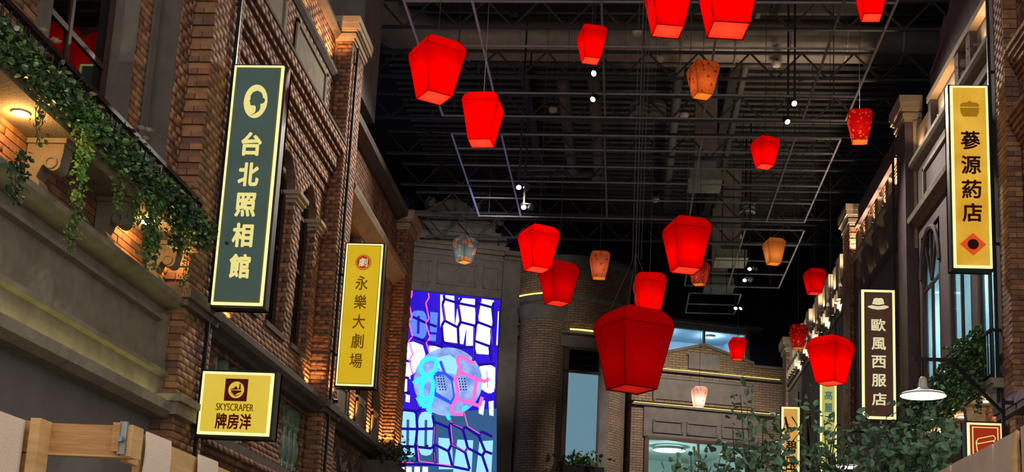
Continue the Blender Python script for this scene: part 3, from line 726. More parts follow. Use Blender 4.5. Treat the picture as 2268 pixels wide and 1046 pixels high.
def pb(mb, name, m_='stone_grey'): return mb.build(name, m_, PED)
pb(MB(TE).box(-9.2, -5.3, -.05, .35, 15.0, 15.45).box(-9.25, -5.2, -.14, .35, 15.38, 15.5).box(-9.15, -5.4, -.02, .35, 15.5, 15.85).box(-9.2, -5.3, -.1, .35, 15.8, 15.92), 'plinth')
pb(MB(TE).prism([(-8.9, 15.9), (-5.3, 15.9), (-5.25, 16.05), (-5.6, 16.0), (-5.95, 16.05), (-6.2, 16.2)] + [(-6.95 + .75 * math.cos(t), 16.15 + .42 * math.sin(t)) for t in np.linspace(.2, PI - .2, 12)] + [(-7.75, 16.2), (-8.0, 16.05), (-8.4, 16.0), (-8.9, 16.1)], lambda s, z, d: (s, d, z), -.05, .35), 'crest')
for s_, z_, r_ in ((-7.78, 16.4, .17), (-6.14, 16.4, .14), (-5.3, 16.0, .2), (-5.12, 15.2, .17), (-8.95, 16.05, .2)):
    mb = MB(TE); mb.lathe([(0, 0), (r_, 0), (r_, .4), (0, .4)], 14)
    mb.v = [(s_ + x, z - .12, z_ + y) for x, y, z in mb.v]; pb(mb, 'scroll', 'stone_dark')
    mb = MB(TE); ring = [(s_ + r_ * .55 * math.cos(t), -.14, z_ + r_ * .55 * math.sin(t)) for t in np.linspace(0, 2 * PI, 12)]; mb.tube(ring, .035, 5); pb(mb, 'volute', 'stone_dark')
# round tower
def cyl(name, cs, cy, r, z0, z1, m_='far_brick', n=40, prof=None, parent=None):
    mb = MB(TE); mb.lathe(prof or [(0, z0), (r, z0), (r, z1), (0, z1)], n, (cs, cy, 0)); mb.smooth = False
    o = mb.build(name, m_, parent if parent is not None else TWR)
    me = o.data; uv = me.uv_layers.new(name='uv'); Ti = np.linalg.inv(TE)
    org = np.array(wloc(o))
    for p in me.polygons:
        cs_ = []
        for li in p.loop_indices:
            q = Ti @ np.array([*(np.array(me.vertices[me.loops[li].vertex_index].co) + org), 1.0]); cs_.append((math.atan2(q[1] - cy, q[0] - cs), q[2], li))
        a0 = cs_[0][0]
        for a, z, li in cs_:
            while a - a0 > PI: a -= 2 * PI
            while a - a0 < -PI: a += 2 * PI
            uv.data[li].uv = (a * r, z)
    return o
TWR = thing('wall_tower', 'round brown brick tower between the video screen and the gabled front', 'tower', tuple(OE + EE * -2.2 + NE * -1.0), kind='structure')
cyl('drum', -2.25, 1.2, 2.15, 0, 14.45)
cyl('upper_drum', -2.3, 1.2, 2.28, 12.3, 14.3)
cyl('drum_cornice', -2.3, 1.2, 2.3, 0, 0, 'stone_grey', prof=[(2.2, 14.2), (2.36, 14.26), (2.36, 14.42), (2.48, 14.5), (2.48, 14.68), (2.2, 14.74), (0, 14.74)])
cyl('drum_band', -2.3, 1.2, 2.3, 0, 0, 'stone_grey', prof=[(2.2, 13.05), (2.34, 13.1), (2.40, 13.2), (2.40, 13.3), (2.3, 13.34)])
cyl('drum_band', -2.3, 1.2, 2.3, 0, 0, 'stone_grey', prof=[(2.1, 11.85), (2.34, 11.9), (2.34, 12.0), (2.2, 12.04)])
cyl('column', -3.5, -.25, .86, 0, 12.9)
cyl('column_capital', -3.5, -.25, .9, 0, 0, 'stone_grey', prof=[(.86, 12.35), (.9, 12.42), (.92, 12.55), (.99, 12.72), (.99, 12.82), (.88, 12.88)])
TW = thing('window_12', 'tall narrow window with sky blue glass in the brick tower', 'window', tuple(OE + EE * -2.2 + np.array([0, 0, 7.6])), kind='structure')
yw = -1.02
fq = MB(TE)
for q in ((-2.95, -2.78, 7.3, 11.4), (-1.70, -1.62, 7.3, 11.4), (-2.95, -1.62, 11.32, 11.42), (-2.95, -1.62, 10.5, 10.6), (-2.95, -1.62, 7.3, 7.4)): fq.box(q[0], q[1], yw - .1, yw, q[2], q[3])
fq.build('window_frame', 'wood_frame', TW)
fq = MB(TE)
for q in ((-1.62, -1.32, 7.0, 11.75), (-3.1, -1.32, 11.42, 11.78)): fq.box(q[0], q[1], yw - .06, yw + .6, q[2], q[3])
fq.build('stone_surround', 'stone_grey', TW)
MB(TE).box(-2.9, -1.66, yw - .05, yw - .03, 10.55, 11.36).build('pane', 'glass_dark', TW)
MB(TE).box(-2.9, -1.66, yw - .04, yw - .02, 7.35, 10.55).build('pane', emat('lit_pane', '#7fa9bd', .62), TW)['label'] = 'sky blue backlit lower pane'
# gabled brick front
def wq(mb, name, m_='far_brick'): return uvbox(mb.build(name, m_, WB))
wq(MB(TE).box(-.1, 6.5, .12, 1, 9.98, 11.25), 'brick_storey'); wq(MB(TE).box(-.1, .5, .1, 1, 0, 9.9), 'brick_pier'); wq(MB(TE).box(4.6, 6.5, .1, 1, 0, 9.9), 'brick_pier')
wq(MB(TE).prism([(-.1, 11.25), (6.5, 11.25), (6.5, 11.62), (4.5, 11.62), (4.5, 11.72), (2.6, 12.22), (.9, 11.72), (-.1, 11.6)], lambda s, z, d: (s, d, z), .15, 1), 'gable_wall', 'far_brick_gold')
cp = MB(TE)
for a, b in (((6.5, 11.65), (4.5, 11.65)), ((4.55, 11.75), (2.6, 12.27)), ((2.6, 12.27), (.8, 11.75))):
    cp.bar((a[0], .5, a[1]), (b[0], .5, b[1]), .42, r2=.05)
we(cp, 'gable_coping', 'stone_dark')
we(MB(TE).box(2.0, 3.2, .05, .3, 11.32, 11.85).box(1.94, 3.26, .08, .3, 11.82, 11.9), 'gable_plaque', 'stone_grey')
we(MB(TE).box(.75, 4.5, .06, .3, 10.1, 10.86), 'frieze_panel', 'stone_dark')
fq = MB(TE)
for q in ((.68, .76, 10.05, 10.93), (4.44, 4.52, 10.05, 10.93), (.68, 4.52, 10.86, 10.95)): fq.box(q[0], q[1], .02, .2, q[2], q[3])
we(fq, 'panel_moulding', 'stone_grey')
for z in (11.2, 9.9): we(MB(TE).box(-.12, 6.5, -.08, .4, z - .1, z - .02), 'ledge', 'stone_dark')
we(MB(TE).box(.35, 4.7, .02, .6, 8.7, 9.82), 'lintel', 'stone_dark')
for a, b in ((.68, 1.82), (1.95, 3.15), (3.28, 4.45)):
    fq = MB(TE)
    for q in ((a, a + .07, 8.88, 9.32), (b - .07, b, 8.88, 9.32), (a, b, 9.27, 9.34), (a, b, 8.86, 8.93)): fq.box(q[0], q[1], -.04, .05, q[2], q[3])
    we(fq, 'panel_moulding', 'stone_grey')
W13 = thing('window_13', 'wide shop window with a lit ceiling under the gabled brick front', 'window', tuple(OE + EE * 2.5 + np.array([0, 0, 7])), kind='structure')
fq = MB(TE)
for q in ((.4, .56, 6, 8.72), (4.5, 4.64, 6, 8.72), (.4, 4.64, 8.6, 8.72), (2.4, 2.46, 6, 8.6)): fq.box(q[0], q[1], 0, .12, q[2], q[3])
fq.build('window_frame', 'wood_frame', W13)
MB(TE).box(.56, 2.4, .05, .06, 6, 8.6).build('pane', 'glass_clear', W13); MB(TE).box(2.46, 4.5, .05, .06, 6, 8.6).build('pane', 'glass_clear', W13)
tag(MB(TE).box(.3, 4.8, .2, 6, 8.75, 8.8).box(.3, 4.8, 6, 6.05, 5.5, 8.8).box(.25, .3, .2, 6, 5.5, 8.8).box(4.8, 4.85, .2, 6, 5.5, 8.8).box(.3, 4.8, .2, 6, 5.5, 5.55).build('wall_room_shop', 'room_white'), 'white lit room behind the shop window at the end', 'room', kind='structure')
P_ = OE + EE * 2.1 - NE * 2.2
rl = thing('ring_lamp', 'round white ring lamp on the ceiling of the shop at the end', 'lamp', (P_[0], P_[1], 8.6))
MB().lathe([(.5, 0), (.62, 0), (.62, .1), (.5, .1), (.5, 0)], 28, (P_[0], P_[1], 8.6)).build('ring', 'white_plastic', rl); MB().lathe([(.0, .0), (.6, .0)], 28, (P_[0], P_[1], 8.595)).build('diffuser', emat('ring_glow', '#c8fff4', 3.0), rl)
lamp('POINT', 'ring_light', (P_[0], P_[1], 8.2), 130, '#d8fff4', rl, size=.3)
# lit upper window behind the gable
W14 = thing('window_14', 'wide lit window high behind the gabled roof', 'window', tuple(OE + EE * 4 - NE * 3 + np.array([0, 0, 12])), kind='structure')
fq = MB(TE)
for q in ((1.6, 1.75, 11.5, 13.7), (5.38, 5.52, 11.5, 13.7), (1.6, 5.52, 13.55, 13.72), (3.65, 3.72, 11.5, 13.6)): fq.box(q[0], q[1], 2.95, 3.1, q[2], q[3])
fq.build('window_frame', 'stone', W14)
MB(TE).box(1.75, 3.65, 3.0, 3.02, 11.5, 13.55).build('pane', 'glass_clear', W14); MB(TE).box(3.72, 5.38, 3.0, 3.02, 11.5, 13.55).build('pane', 'glass_clear', W14)
tag(MB(TE).box(1.5, 5.6, 3.1, 8, 13.75, 13.8).box(1.5, 5.6, 6, 6.05, 11, 13.8).box(1.45, 1.5, 3.1, 8, 11, 13.8).box(5.6, 5.65, 3.1, 8, 11, 13.8).box(1.5, 5.6, 3.1, 8, 10.95, 11).build('wall_room_upper', 'room_blue'), 'blue lit room behind the high window', 'room', kind='structure')
for s_, p_ in ((2.3, 90), (4.5, 70)):
    P_ = OE + EE * s_ - NE * 4.4; roomlamp((P_[0], P_[1], 13.66), p_, 'ceiling lamp inside the high window, %s' % ('left of the pair' if s_ < 3 else 'right of the pair'))
tag(MB(TE).box(-.1, 1.6, 3.1, 3.4, 9.3, 18).box(5.52, 14, 3.1, 3.4, 0, 18).box(1.6, 5.52, 3.1, 3.4, 13.72, 18).box(-14, -.1, 3.1, 3.4, 0, 18).build('wall_back_upper', 'navy_paint'), 'dark blue unlit hall wall behind the end building', 'wall', kind='structure')
we(MB(TE).box(1.2, 6.0, 2.6, 3.2, 13.72, 13.82), 'window_ledge', 'stone_grey')
# gold strip lights on the ledges
gold = emat('gold_strip', '#ecc860', 3.2)
def strip(name, s0, s1, y, z, label):
    P = OE + EE * (s0 + s1) / 2; r = thing(name, label, 'light', (P[0], P[1], z), group='gold ledge lights')
    MB(TE).box(s0, s1, y - .03, y + .02, z - .012, z + .012).build('diffuser', gold, r); return r
strip('strip_light', .95, 5.5, -.03, 11.19, 'gold strip light along the upper ledge of the gabled front')
strip('strip_light', -.05, 5.5, -.03, 9.89, 'gold strip light along the lower ledge of the gabled front')
def arcstrip(a0, a1, z, label):
    P = OE + EE * -2.3; r = thing('strip_light', label, 'light', (P[0], P[1], z), group='gold ledge lights')
    mb = MB(TE); mb.lathe([(2.33, z), (2.41, z), (2.41, z + .035), (2.33, z + .035), (2.33, z)], 16, (-2.3, 1.2, 0), a0, a1); mb.build('diffuser', gold, r)
arcstrip(math.radians(195), math.radians(242), 13.31, 'gold strip light curving along the tower band beside the screen')
arcstrip(math.radians(258), math.radians(300), 12.01, 'gold strip light curving over the tower window')
# ================================================================== ceiling
CL = tag(MB().box(-9, 10, 11, 60, 17.6, 17.7).build('ceiling', 'dark_paint'), 'dark industrial ceiling of the hall', 'ceiling', kind='structure')
rib = MB().box(-7.2, 7.6, -.09, .09, -.09, 0).mesh('deck_rib', 'deck')
for i in range(78):
    o = bpy.data.objects.new('deck_rib', rib); COL.objects.link(o); o.parent = CL; o.location = (0, 19.5 + i * .4, 17.6)
for x in (-3.2, 2.6): MB().box(x - .12, x + .12, 15, 48, 16.9, 17.6).build('beam', 'truss', CL)
# bar joists across the hall
def joist():
    mb = MB().box(-7, 7.4, -.035, .035, 0, .06).box(-7, 7.4, -.035, .035, .66, .72)
    n_ = 24; dx = 14.4 / n_
    for i in range(n_):
        a, b = (0.03, .69) if i % 2 else (.69, .03)
        mb.bar((-7 + i * dx, 0, a), (-7 + (i + 1) * dx, 0, b), .02)
    return mb.mesh('bar_joist', 'truss')
jm = joist()
for i, y in enumerate((20.5, 23, 25.5, 28, 30.5, 33, 35.5, 38, 40.5)):
    o = bpy.data.objects.new('bar_joist', jm); COL.objects.link(o); o.location = (0, y, 14.6)
    tag(o, 'dark steel bar joist spanning the ceiling, number %s from the camera' % ['one', 'two', 'three', 'four', 'five', 'six', 'seven', 'eight', 'nine'][i], 'joist', 'bar joists under the ceiling')
# hanging frames of steel bars
def grid(label, z, xs, ys, x0, x1, y0, y1, r=.021):
    g = thing('ceiling_grid', label, 'frame', ((x0 + x1) / 2, (y0 + y1) / 2, z), group='steel grids hanging below the ceiling')
    for x in xs: MB().box(x - r, x + r, y0, y1, z - r, z + r).build('long_bar', 'grid_blue_lit' if x < -3 else 'grid_steel', g)
    for y in ys: MB().box(x0, x1, y - r * .8, y + r * .8, z - r * .8, z + r * .8).build('cross_bar', 'grid_steel', g)
    for x in (x0 + .3, (x0 + x1) / 2, x1 - .3):
        for y in (y0 + 2.3, y1 - .3): MB().tube([(x, y, z), (x, y, 17.5)], .012, 5).build('hanger', 'truss', g)
    return g
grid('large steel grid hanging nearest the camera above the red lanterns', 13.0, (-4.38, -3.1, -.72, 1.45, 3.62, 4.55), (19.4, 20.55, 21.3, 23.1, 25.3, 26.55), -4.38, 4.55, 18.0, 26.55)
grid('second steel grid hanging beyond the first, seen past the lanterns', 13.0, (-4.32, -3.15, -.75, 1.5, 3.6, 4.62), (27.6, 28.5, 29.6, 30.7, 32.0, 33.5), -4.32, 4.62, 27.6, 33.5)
grid('small steel grid hanging at the right beyond the cream lantern', 13.0, (1.7, 3.1, 4.72), (34.2, 35.6, 37.2, 38.6, 40.1), 1.7, 4.72, 34.2, 40.1)
grid('small steel grid hanging farthest away over the gable', 13.0, (1.9, 3.6), (41.0, 42.4, 43.6), 1.9, 3.6, 41.0, 43.6)
def ceil_at(px, py, z): r = ray(px, py); return EYE + r * ((z - EYE[2]) / r[2])
# big air duct with a bend
D = thing('air_duct', 'large dark round air duct crossing the ceiling with a bend at its left end', 'duct', (0, 25.5, 15.6))
z_ = 15.95; y_ = 28.7
pts = [(-6.2, y_ - 4.2, z_)] + [(-6.2 + 1.5 - 1.5 * math.cos(t), y_ - 1.5 + 1.5 * math.sin(t), z_) for t in np.linspace(0, PI / 2, 9)] + [(7.2, y_, z_)]
mb = MB().tube(pts, .52, 20); mb.smooth = True; mb.build('duct_run', 'duct', D)
for x in (-4.2, -2.9, -1.6, -.3, 1.0, 2.3, 3.6, 4.9, 6.2): MB().tube([(x - .02, y_, z_), (x + .02, y_, z_)], .545, 20).build('flange', 'duct', D)
D2 = thing('air_duct', 'second dark duct running across the ceiling behind the first', 'duct', (0, 23, 15.9))
MB().box(-5, 7, 26.4, 27.2, 15.9, 16.4).build('duct_run', 'dark_paint', D2)
for x in (-3, -1, 1, 3, 5): MB().box(x - .03, x + .03, 26.36, 27.24, 15.86, 16.44).build('flange', 'dark_paint', D2)
def pipe(label, pts, r):
    t = thing('ceiling_pipe', label, 'pipe', pts[0]); mb = MB().tube(pts, r, 12); mb.smooth = True; mb.build('run', 'pipe', t)
    for p in pts[1:-1]: MB().lathe([(0, -r * 1.25), (r * 1.25, -r * 1.25), (r * 1.25, r * 1.25), (0, r * 1.25)], 12, p).build('elbow', 'pipe', t)
pipe('dark ceiling pipe running away over the left side with an elbow', [(-1.95, 30.5, 15.65), (-1.95, 36.4, 15.65), (-3.9, 36.5, 15.65)], .17)
pipe('thinner dark ceiling pipe beside the spotlights', [(-1.15, 30.5, 15.75), (-1.15, 37.2, 15.75), (-3.7, 37.3, 15.75)], .17)
pipe('dark ceiling pipe running down the middle of the hall', [(1.1, 22, 17.0), (1.1, 44, 17.0)], .14)
pipe('dark ceiling pipe on the right side above the cream lantern', [(2.9, 26, 17.1), (2.9, 44, 17.1)], .1)
pipe('thin cross pipe of the sprinkler line', [(-6, 31.6, 16.7), (6.5, 31.6, 16.7)], .06)
# ---- fittings placed along the view
def ceil_at_(px, py, z): r = ray(px, py); return EYE + r * ((z - EYE[2]) / r[2])
def spotlight(px, py, z, label, power=60, aim=None, cone=70, aim2=None, power2=0, cone2=70):
    p = ceil_at(px, py, z); r = thing('spotlight', label, 'light', p, group='track spotlights')
    tgt = np.array(aim if aim is not None else (p[0] * .4, p[1] - 9, 3.0)); d = tgt - p; d /= np.linalg.norm(d)
    MB().tube([p - d * .16, p - d * .02], .075, 14).build('can', 'black_metal', r)
    MB().tube([p - d * .022, p - d * .018], .056, 14).build('lens', 'lamp_white', r)
    MB().box(p[0] - .02, p[0] + .02, p[1] - .02, p[1] + .02, p[2] + .06, 17.6).build('stem', 'black_metal', r)
    lamp('SPOT', 'spot_lamp', p + d * .02, power, '#fff2e0', r, size=.06, spot=math.radians(cone), target=tuple(tgt), blend=.7)
    if aim2 is not None:                                # added second head, an unseen source put in to light the end building
        p2 = p + np.array([.16, .02, .0]); d2 = np.array(aim2) - p2; d2 /= np.linalg.norm(d2)
        MB().tube([p2 - d2 * .16, p2 - d2 * .02], .075, 14).build('can', 'black_metal', r); MB().tube([p2 - d2 * .022, p2 - d2 * .018], .056, 14).build('lens', 'lamp_white', r)
        MB().bar(p + (0, 0, .1), p2 + (0, 0, .1), .015).build('added_head_bar', 'black_metal', r)
        lamp('SPOT', 'spot_lamp', p2 + d2 * .02, power2, '#fff2e0', r, size=.06, spot=math.radians(cone2), target=tuple(aim2), blend=.7)
    return r
for px, py, l, aim in ((1314, 163, 'spotlight hanging under the upper red lantern, upper of two', (-5, 17.0, 8.5)), (1312, 221, 'brightest spotlight under the upper red lantern, lower of two', (-5, 19.5, 6.5)),
                  (1149, 416, 'spotlight on the left grid above the left red lanterns, upper of two', (-6.8, 42, 12.6)), (1160, 460, 'spotlight on the left grid just above a red lantern, lower of two', (-5.0, 42, 12.4)),
                  (1760, 230, 'spotlight on the right bar of the near grid, upper of two', (5, 20, 9)), (1745, 271, 'spotlight on the right bar of the near grid, lower of two', (5, 22, 8)),
                  (1660, 597, 'spotlight below the cream lantern, upper of two', (3, 44, 9)), (1649, 622, 'spotlight below the cream lantern, lower of two', (2, 44, 9)), (1629, 684, 'spotlight hanging lowest in front of the dark end wall', (0, 40, 8))):
    if py < 400: spotlight(px, py, 12.75, l, 1600 if px < 1400 else 1300, aim)
    else: spotlight(px, py, 11.5 if py < 500 else 12.75, l, 300, None, 70, aim, 2600 if py < 500 else 2000, 34 if py < 500 else 70)
def detector(px, py, z, label):
    p = ceil_at(px, py, z); r = thing('smoke_detector', label, 'detector', p, group='white ceiling detectors')
    MB().lathe([(0, -.07), (.09, -.06), (.12, -.01), (.12, .03), (.06, .05), (0, .05)], 16, p).build('body', 'white_plastic', r); MB().tube([p + (0, 0, .05), (p[0], p[1], 17.6)], .01, 5).build('stem', 'truss', r)
for px, py, l in ((1720, 142, 'white ceiling detector right of the orange lantern'), (1225, 243, 'white ceiling detector above the left red lantern pair'), (1515, 255, 'white ceiling detector below the orange lantern'), (1460, 131, 'white ceiling detector left of the orange lantern'), (1452, 443, 'white ceiling detector above the twin red lanterns'), (1640, 524, 'pale ceiling detector left of the cream lantern'), (1412, 72, 'white ring detector left of the top red lanterns')): detector(px, py, 15.3, l)
def diffuser(px, py, z, w_, d_, label):
    p = ceil_at(px, py, z); r = thing('air_diffuser', label, 'vent', p, group='square air diffusers')
    MB().box(p[0] - w_, p[0] + w_, p[1] - d_, p[1] + d_, p[2], p[2] + .3).build('box', 'vent_grey', r)
    MB().box(p[0] - w_ - .04, p[0] + w_ + .04, p[1] - d_ - .04, p[1] + d_ + .04, p[2] - .02, p[2] + .02).build('rim', 'vent_grey', r)
    MB().box(p[0] - .3, p[0] + .3, p[1] - .3, p[1] + .3, p[2] + .3, 17.5).build('neck', 'duct', r)
diffuser(1560, 412, 14.0, .42, .5, 'pale square air diffuser in the middle of the ceiling')
diffuser(1618, 582, 14.2, .5, .55, 'pale square air diffuser behind the red floral lantern'); diffuser(1592, 640, 14.2, .5, .5, 'farthest pale square air diffuser near the end wall')
def ovalfan(px, py, label):
    p = ceil_at(px, py, 15.1); r = thing('ceiling_speaker', label, 'speaker', p, group='round ceiling speakers')
    MB().lathe([(.2, -.25), (.24, -.1), (.24, .15), (.2, .25), (0, .3)], 18, p).build('drum', 'pipe', r)
    for z in (-.2, -.07, .06): MB().lathe([(.22, z), (.255, z + .02), (.255, z + .06), (.22, z + .08)], 18, p).build('band', 'vent_grey', r)
    MB().tube([p + (0, 0, .3), (p[0], p[1], 17.6)], .012, 5).build('stem', 'truss', r)
ovalfan(1417, 243, 'round banded ceiling speaker above the middle of the grid, left of two'); ovalfan(1454, 246, 'round banded ceiling speaker above the middle of the grid, right of two')
ovalfan(1655, 460, 'round banded ceiling speaker near the right grid bar')

# ================================================================== signs
def glyph(ch, w_, h_, off=0.0, name='character', depth=.004, keep=False):
    c = bpy.data.curves.new('t', 'FONT'); c.body = ch; c.size = 1; c.extrude = .01; c.resolution_u = 3
    o = bpy.data.objects.new('t', c); COL.objects.link(o)
    dg = bpy.context.evaluated_depsgraph_get(); dg.update()
    me = bpy.data.meshes.new_from_object(o.evaluated_get(dg))
    bpy.data.objects.remove(o); bpy.data.curves.remove(c)
    n = len(me.vertices); v = np.empty(n * 3); me.vertices.foreach_get('co', v); v = v.reshape(-1, 3)
    lo, hi = v.min(0), v.max(0); s = hi - lo; sx, sy = (w_ - 2 * off * w_) / s[0], (h_ - 2 * off * h_) / s[1]
    if keep: sx = sy = min(sx, sy)
    v2 = np.stack([(v[:, 0] - (lo[0] + hi[0]) / 2) * sx, np.where(v[:, 2] > 0, -depth, 0), (v[:, 1] - (lo[1] + hi[1]) / 2) * sy], 1)
    me.vertices.foreach_set('co', v2.reshape(-1)); me.update()
    if off:                                             # heavier strokes: the glyph laid over itself with small shifts
        bm = bmesh.new()
        for dx, dz in ((1, 0), (-1, 0), (0, 1), (0, -1), (.7, .7), (-.7, .7), (.7, -.7), (-.7, -.7), (0, 0)):
            k0 = len(bm.verts); bm.from_mesh(me); bm.verts.ensure_lookup_table()
            for q in bm.verts[k0:]: q.co.x += dx * off * w_; q.co.z += dz * off * h_
        bm.to_mesh(me); bm.free()
    me.name = name; me.materials.clear(); me.update()
    return me
def put(me, name, m_, parent, x, z, y):
    me.materials.append(MATS[m_] if isinstance(m_, str) else m_); o = bpy.data.objects.new(name, me); COL.objects.link(o); o.parent = parent; o.location = (x, y, z); return o
def flat(poly, name, m_, parent, y, th=.004):
    return MB().prism(poly, lambda a, b, d: (a, d, b), y - th, y).build(name, m_, parent, world=False)
def ell(cx, cz, rx, rz, n=32, a0=0, a1=2 * PI): return [(cx + rx * math.cos(t), cz + rz * math.sin(t)) for t in np.linspace(a0, a1, n, endpoint=abs(a1 - a0) < 6.2)]
emat('sign_glow', '#fff2a0', 1.35)
def sign(label, x0, x1, Y, z0, z1, face, arms, side, polex, border=.035, inner=None):
    """double-sided light box: glowing acrylic slab, printed face, dark back tray; side = wall side"""
    w_, h_ = x1 - x0, z1 - z0
    r = thing('light_box_sign', label, 'sign', ((x0 + x1) / 2, Y, z0), group='light box signs')
    hw = w_ / 2
    MB().box(-hw, hw, -.09, .09, 0, h_).build('acrylic_box', 'sign_glow', r, world=False)
    b = MB()
    for q in ((-hw - .03, -hw, -.03, h_ + .03), (hw, hw + .03, -.03, h_ + .03), (-hw, hw, -.03, 0), (-hw, hw, h_, h_ + .03)): b.box(q[0], q[1], -.055, .16, q[2], q[3])
    b.box(-hw - .03, hw + .03, .10, .16, -.03, h_ + .03).build('back_tray', 'black_metal', r, world=False)
    if inner: MB().box(-hw + border * .7, hw - border * .7, -.096, -.09, border * .7, h_ - border * .7).build('inner_line', inner, r, world=False)
    pf = MB().box(-hw + border, hw - border, -.10, -.09, border, h_ - border).build('printed_face', face, r, world=False)
    for z in arms:
        xa, xb = sorted((side * (hw + .02), polex - (x0 + x1) / 2)); MB().box(xa, xb, .08, .12, z - .02, z + .02).build('bracket_arm', 'black_metal', r, world=False)
    return pf, hw, h_
yF = -.10
emat('green_face', '#4a5a50', .75, '#52635a', 1.5); emat('gold_face', '#cfa71c', 1.0, '#d8b226', 1.2); emat('yellow_face', '#dcbb3e', .98, '#e2c54c', 1.2)
emat('amber_face', '#cc921e', .98, '#eab644', 1.6); emat('brown_face', '#4d3529', .7, '#55392c', 2); emat('lime_face', '#c6c266', .8, '#ccc870', 1.5); emat('orange_face', '#e2a048', .85, '#e8ac58', 2)
emat('cream_print', '#f4e48c', .95); emat('brown_print', '#8a5e14', .55); emat('dark_print', '#3a1a12', .5); emat('maroon_print', '#5c1c10', .6); emat('teal_print', '#4f8088', .6); emat('ivory_print', '#eadfb0', .9)
emat('red_print', '#b2401c', .8); emat('diamond_print', '#e2501e', .9); emat('pot_print', '#b07c18', .75); emat('gold_line', '#9a7a20', .6); emat('black_print', '#1a1410', .3)
def chars(r, s, zs, size, m_, off=.02, x=0.0, asp=1.0):
    for ch, z in zip(s, zs): put(glyph(ch, size * asp, size, off), 'character', m_, r, x, z, yF - .001)

# 1 green photo studio sign
r, hw, h = sign('tall dark green light box sign with a cameo portrait and five cream characters', -4.885, -4.275, 14.0, 5.19, 8.19, 'green_face', (.35, 1.62, 2.78), -1, -4.96, .04, 'gold_line')
flat(ell(0.0, 2.53, .145, .215), 'cameo_oval', 'cream_print', r, yF)
head = [(-.055, 2.345), (.0, 2.375), (.012, 2.40), (.012, 2.455), (-.005, 2.475), (-.05, 2.475), (-.062, 2.49), (-.062, 2.515), (-.075, 2.53), (-.064, 2.55), (-.066, 2.60), (-.04, 2.645), (.01, 2.665), (.06, 2.645), (.085, 2.60), (.085, 2.575), (.108, 2.565), (.116, 2.54), (.105, 2.51), (.08, 2.497), (.062, 2.50), (.068, 2.44), (.05, 2.40), (0, 2.365)]
flat(head, 'cameo_head', 'green_face', r, yF - .005)
chars(r, '台北照相館', (1.985, 1.60, 1.22, .845, .465), .30, 'cream_print', .036, asp=.84)
# 2 SKYSCRAPER square sign
r, hw, h = sign('square yellow light box sign with a brown boat emblem and SKYSCRAPER lettering', -4.895, -4.06, 14.0, 3.66, 4.39, 'yellow_face', (.12, .6), -1, -4.96, .03)
MB().box(-.135, .13, yF - .006, yF, .39, .65).build('emblem_square', 'maroon_print', r, world=False)
flat(ell(0, .52, .092, .097), 'emblem_disc', 'yellow_face', r, yF - .006)
flat([(-.065, .525), (-.03, .535), (-.01, .56), (.005, .555), (.02, .53), (.03, .525), (.035, .585), (.045, .60), (.052, .53), (.06, .525), (-.065, .518)], 'emblem_boat', 'maroon_print', r, yF - .011)
flat([(-.06, .512), (.065, .512), (.06, .495), (.01, .475), (-.005, .455), (-.05, .485)], 'emblem_hull', 'maroon_print', r, yF - .011)
flat([(-.08, .492), (0, .44), (.08, .485), (0, .452)], 'emblem_wave', 'maroon_print', r, yF - .011)
put(glyph('SKYSCRAPER', .44, .085, .004, 'lettering'), 'lettering', 'brown_print', r, 0, .318, yF - .001)
for ch, x in zip('牌房洋', (-.145, -.005, .14)): put(glyph(ch, .135, .185, .03), 'character', 'maroon_print', r, x, .155, yF - .001)
# 3 yellow theatre sign
r, hw, h = sign('tall golden yellow theatre sign with a red round seal and five brown characters', -4.84, -4.215, 20.3, 5.49, 7.94, 'gold_face', (.55, 1.95), -1, -4.96, .035, 'gold_line')
flat(ell(0, 2.12, .135, .135), 'seal_ring', 'red_print', r, yF); flat(ell(0, 2.12, .122, .122), 'seal_gap', 'gold_face', r, yF - .004); flat(ell(0, 2.12, .112, .112), 'seal_disc', 'red_print', r, yF - .008)
put(glyph('劇', .15, .15, .01), 'character', 'ivory_print', r, 0, 2.12, yF - .013)
chars(r, '永樂大劇場', (1.76, 1.43, 1.09, .755, .42), .25, 'brown_print', .014, asp=.85)
# 4 medicine sign
r, hw, h = sign('tall amber light box sign with a cooking pot, four dark characters and a red diamond', 4.72, 5.27, 18.5, 7.215, 10.09, 'amber_face', (.62, 1.72, 2.62), 1, 5.36, .035)
flat([(-.14, 2.53), (-.135, 2.57), (-.10, 2.595), (-.03, 2.60), (-.025, 2.62), (.025, 2.62), (.03, 2.60), (.10, 2.595), (.135, 2.57), (.14, 2.53)], 'pot_lid', 'pot_print', r, yF)
flat([(-.14, 2.515), (.14, 2.515), (.135, 2.44), (.10, 2.37), (-.10, 2.37), (-.135, 2.44)], 'pot_body', 'pot_print', r, yF)
chars(r, '蔘源葯店', (1.99, 1.60, 1.215, .85), .295, 'dark_print', .024, asp=.98)
flat([(-.19, .355), (0, .18), (.19, .355), (0, .53)], 'diamond', 'diamond_print', r, yF); flat(ell(0, .355, .08, .08), 'diamond_dot', 'dark_print', r, yF - .005)
# 5 tailor sign
r, hw, h = sign('tall dark brown light box sign with a pale hat and five cream characters', 4.66, 5.32, 25.5, 6.16, 8.83, 'brown_face', (.5, 1.9), 1, 5.36, .05)
flat([(-.21, 2.30), (-.205, 2.325), (-.13, 2.34), (-.09, 2.48), (-.03, 2.50), (0, 2.49), (.06, 2.50), (.10, 2.47), (.125, 2.345), (.20, 2.33), (.205, 2.30), (.12, 2.265), (0, 2.25), (-.12, 2.265)], 'hat', 'ivory_print', r, yF)
flat([(-.13, 2.34), (-.12, 2.365), (0, 2.345), (.115, 2.37), (.125, 2.345), (0, 2.32)], 'hat_band', 'brown_face', r, yF - .005)
chars(r, '歐風西服店', (1.93, 1.54, 1.165, .785, .40), .26, 'ivory_print', .022, asp=1.1)
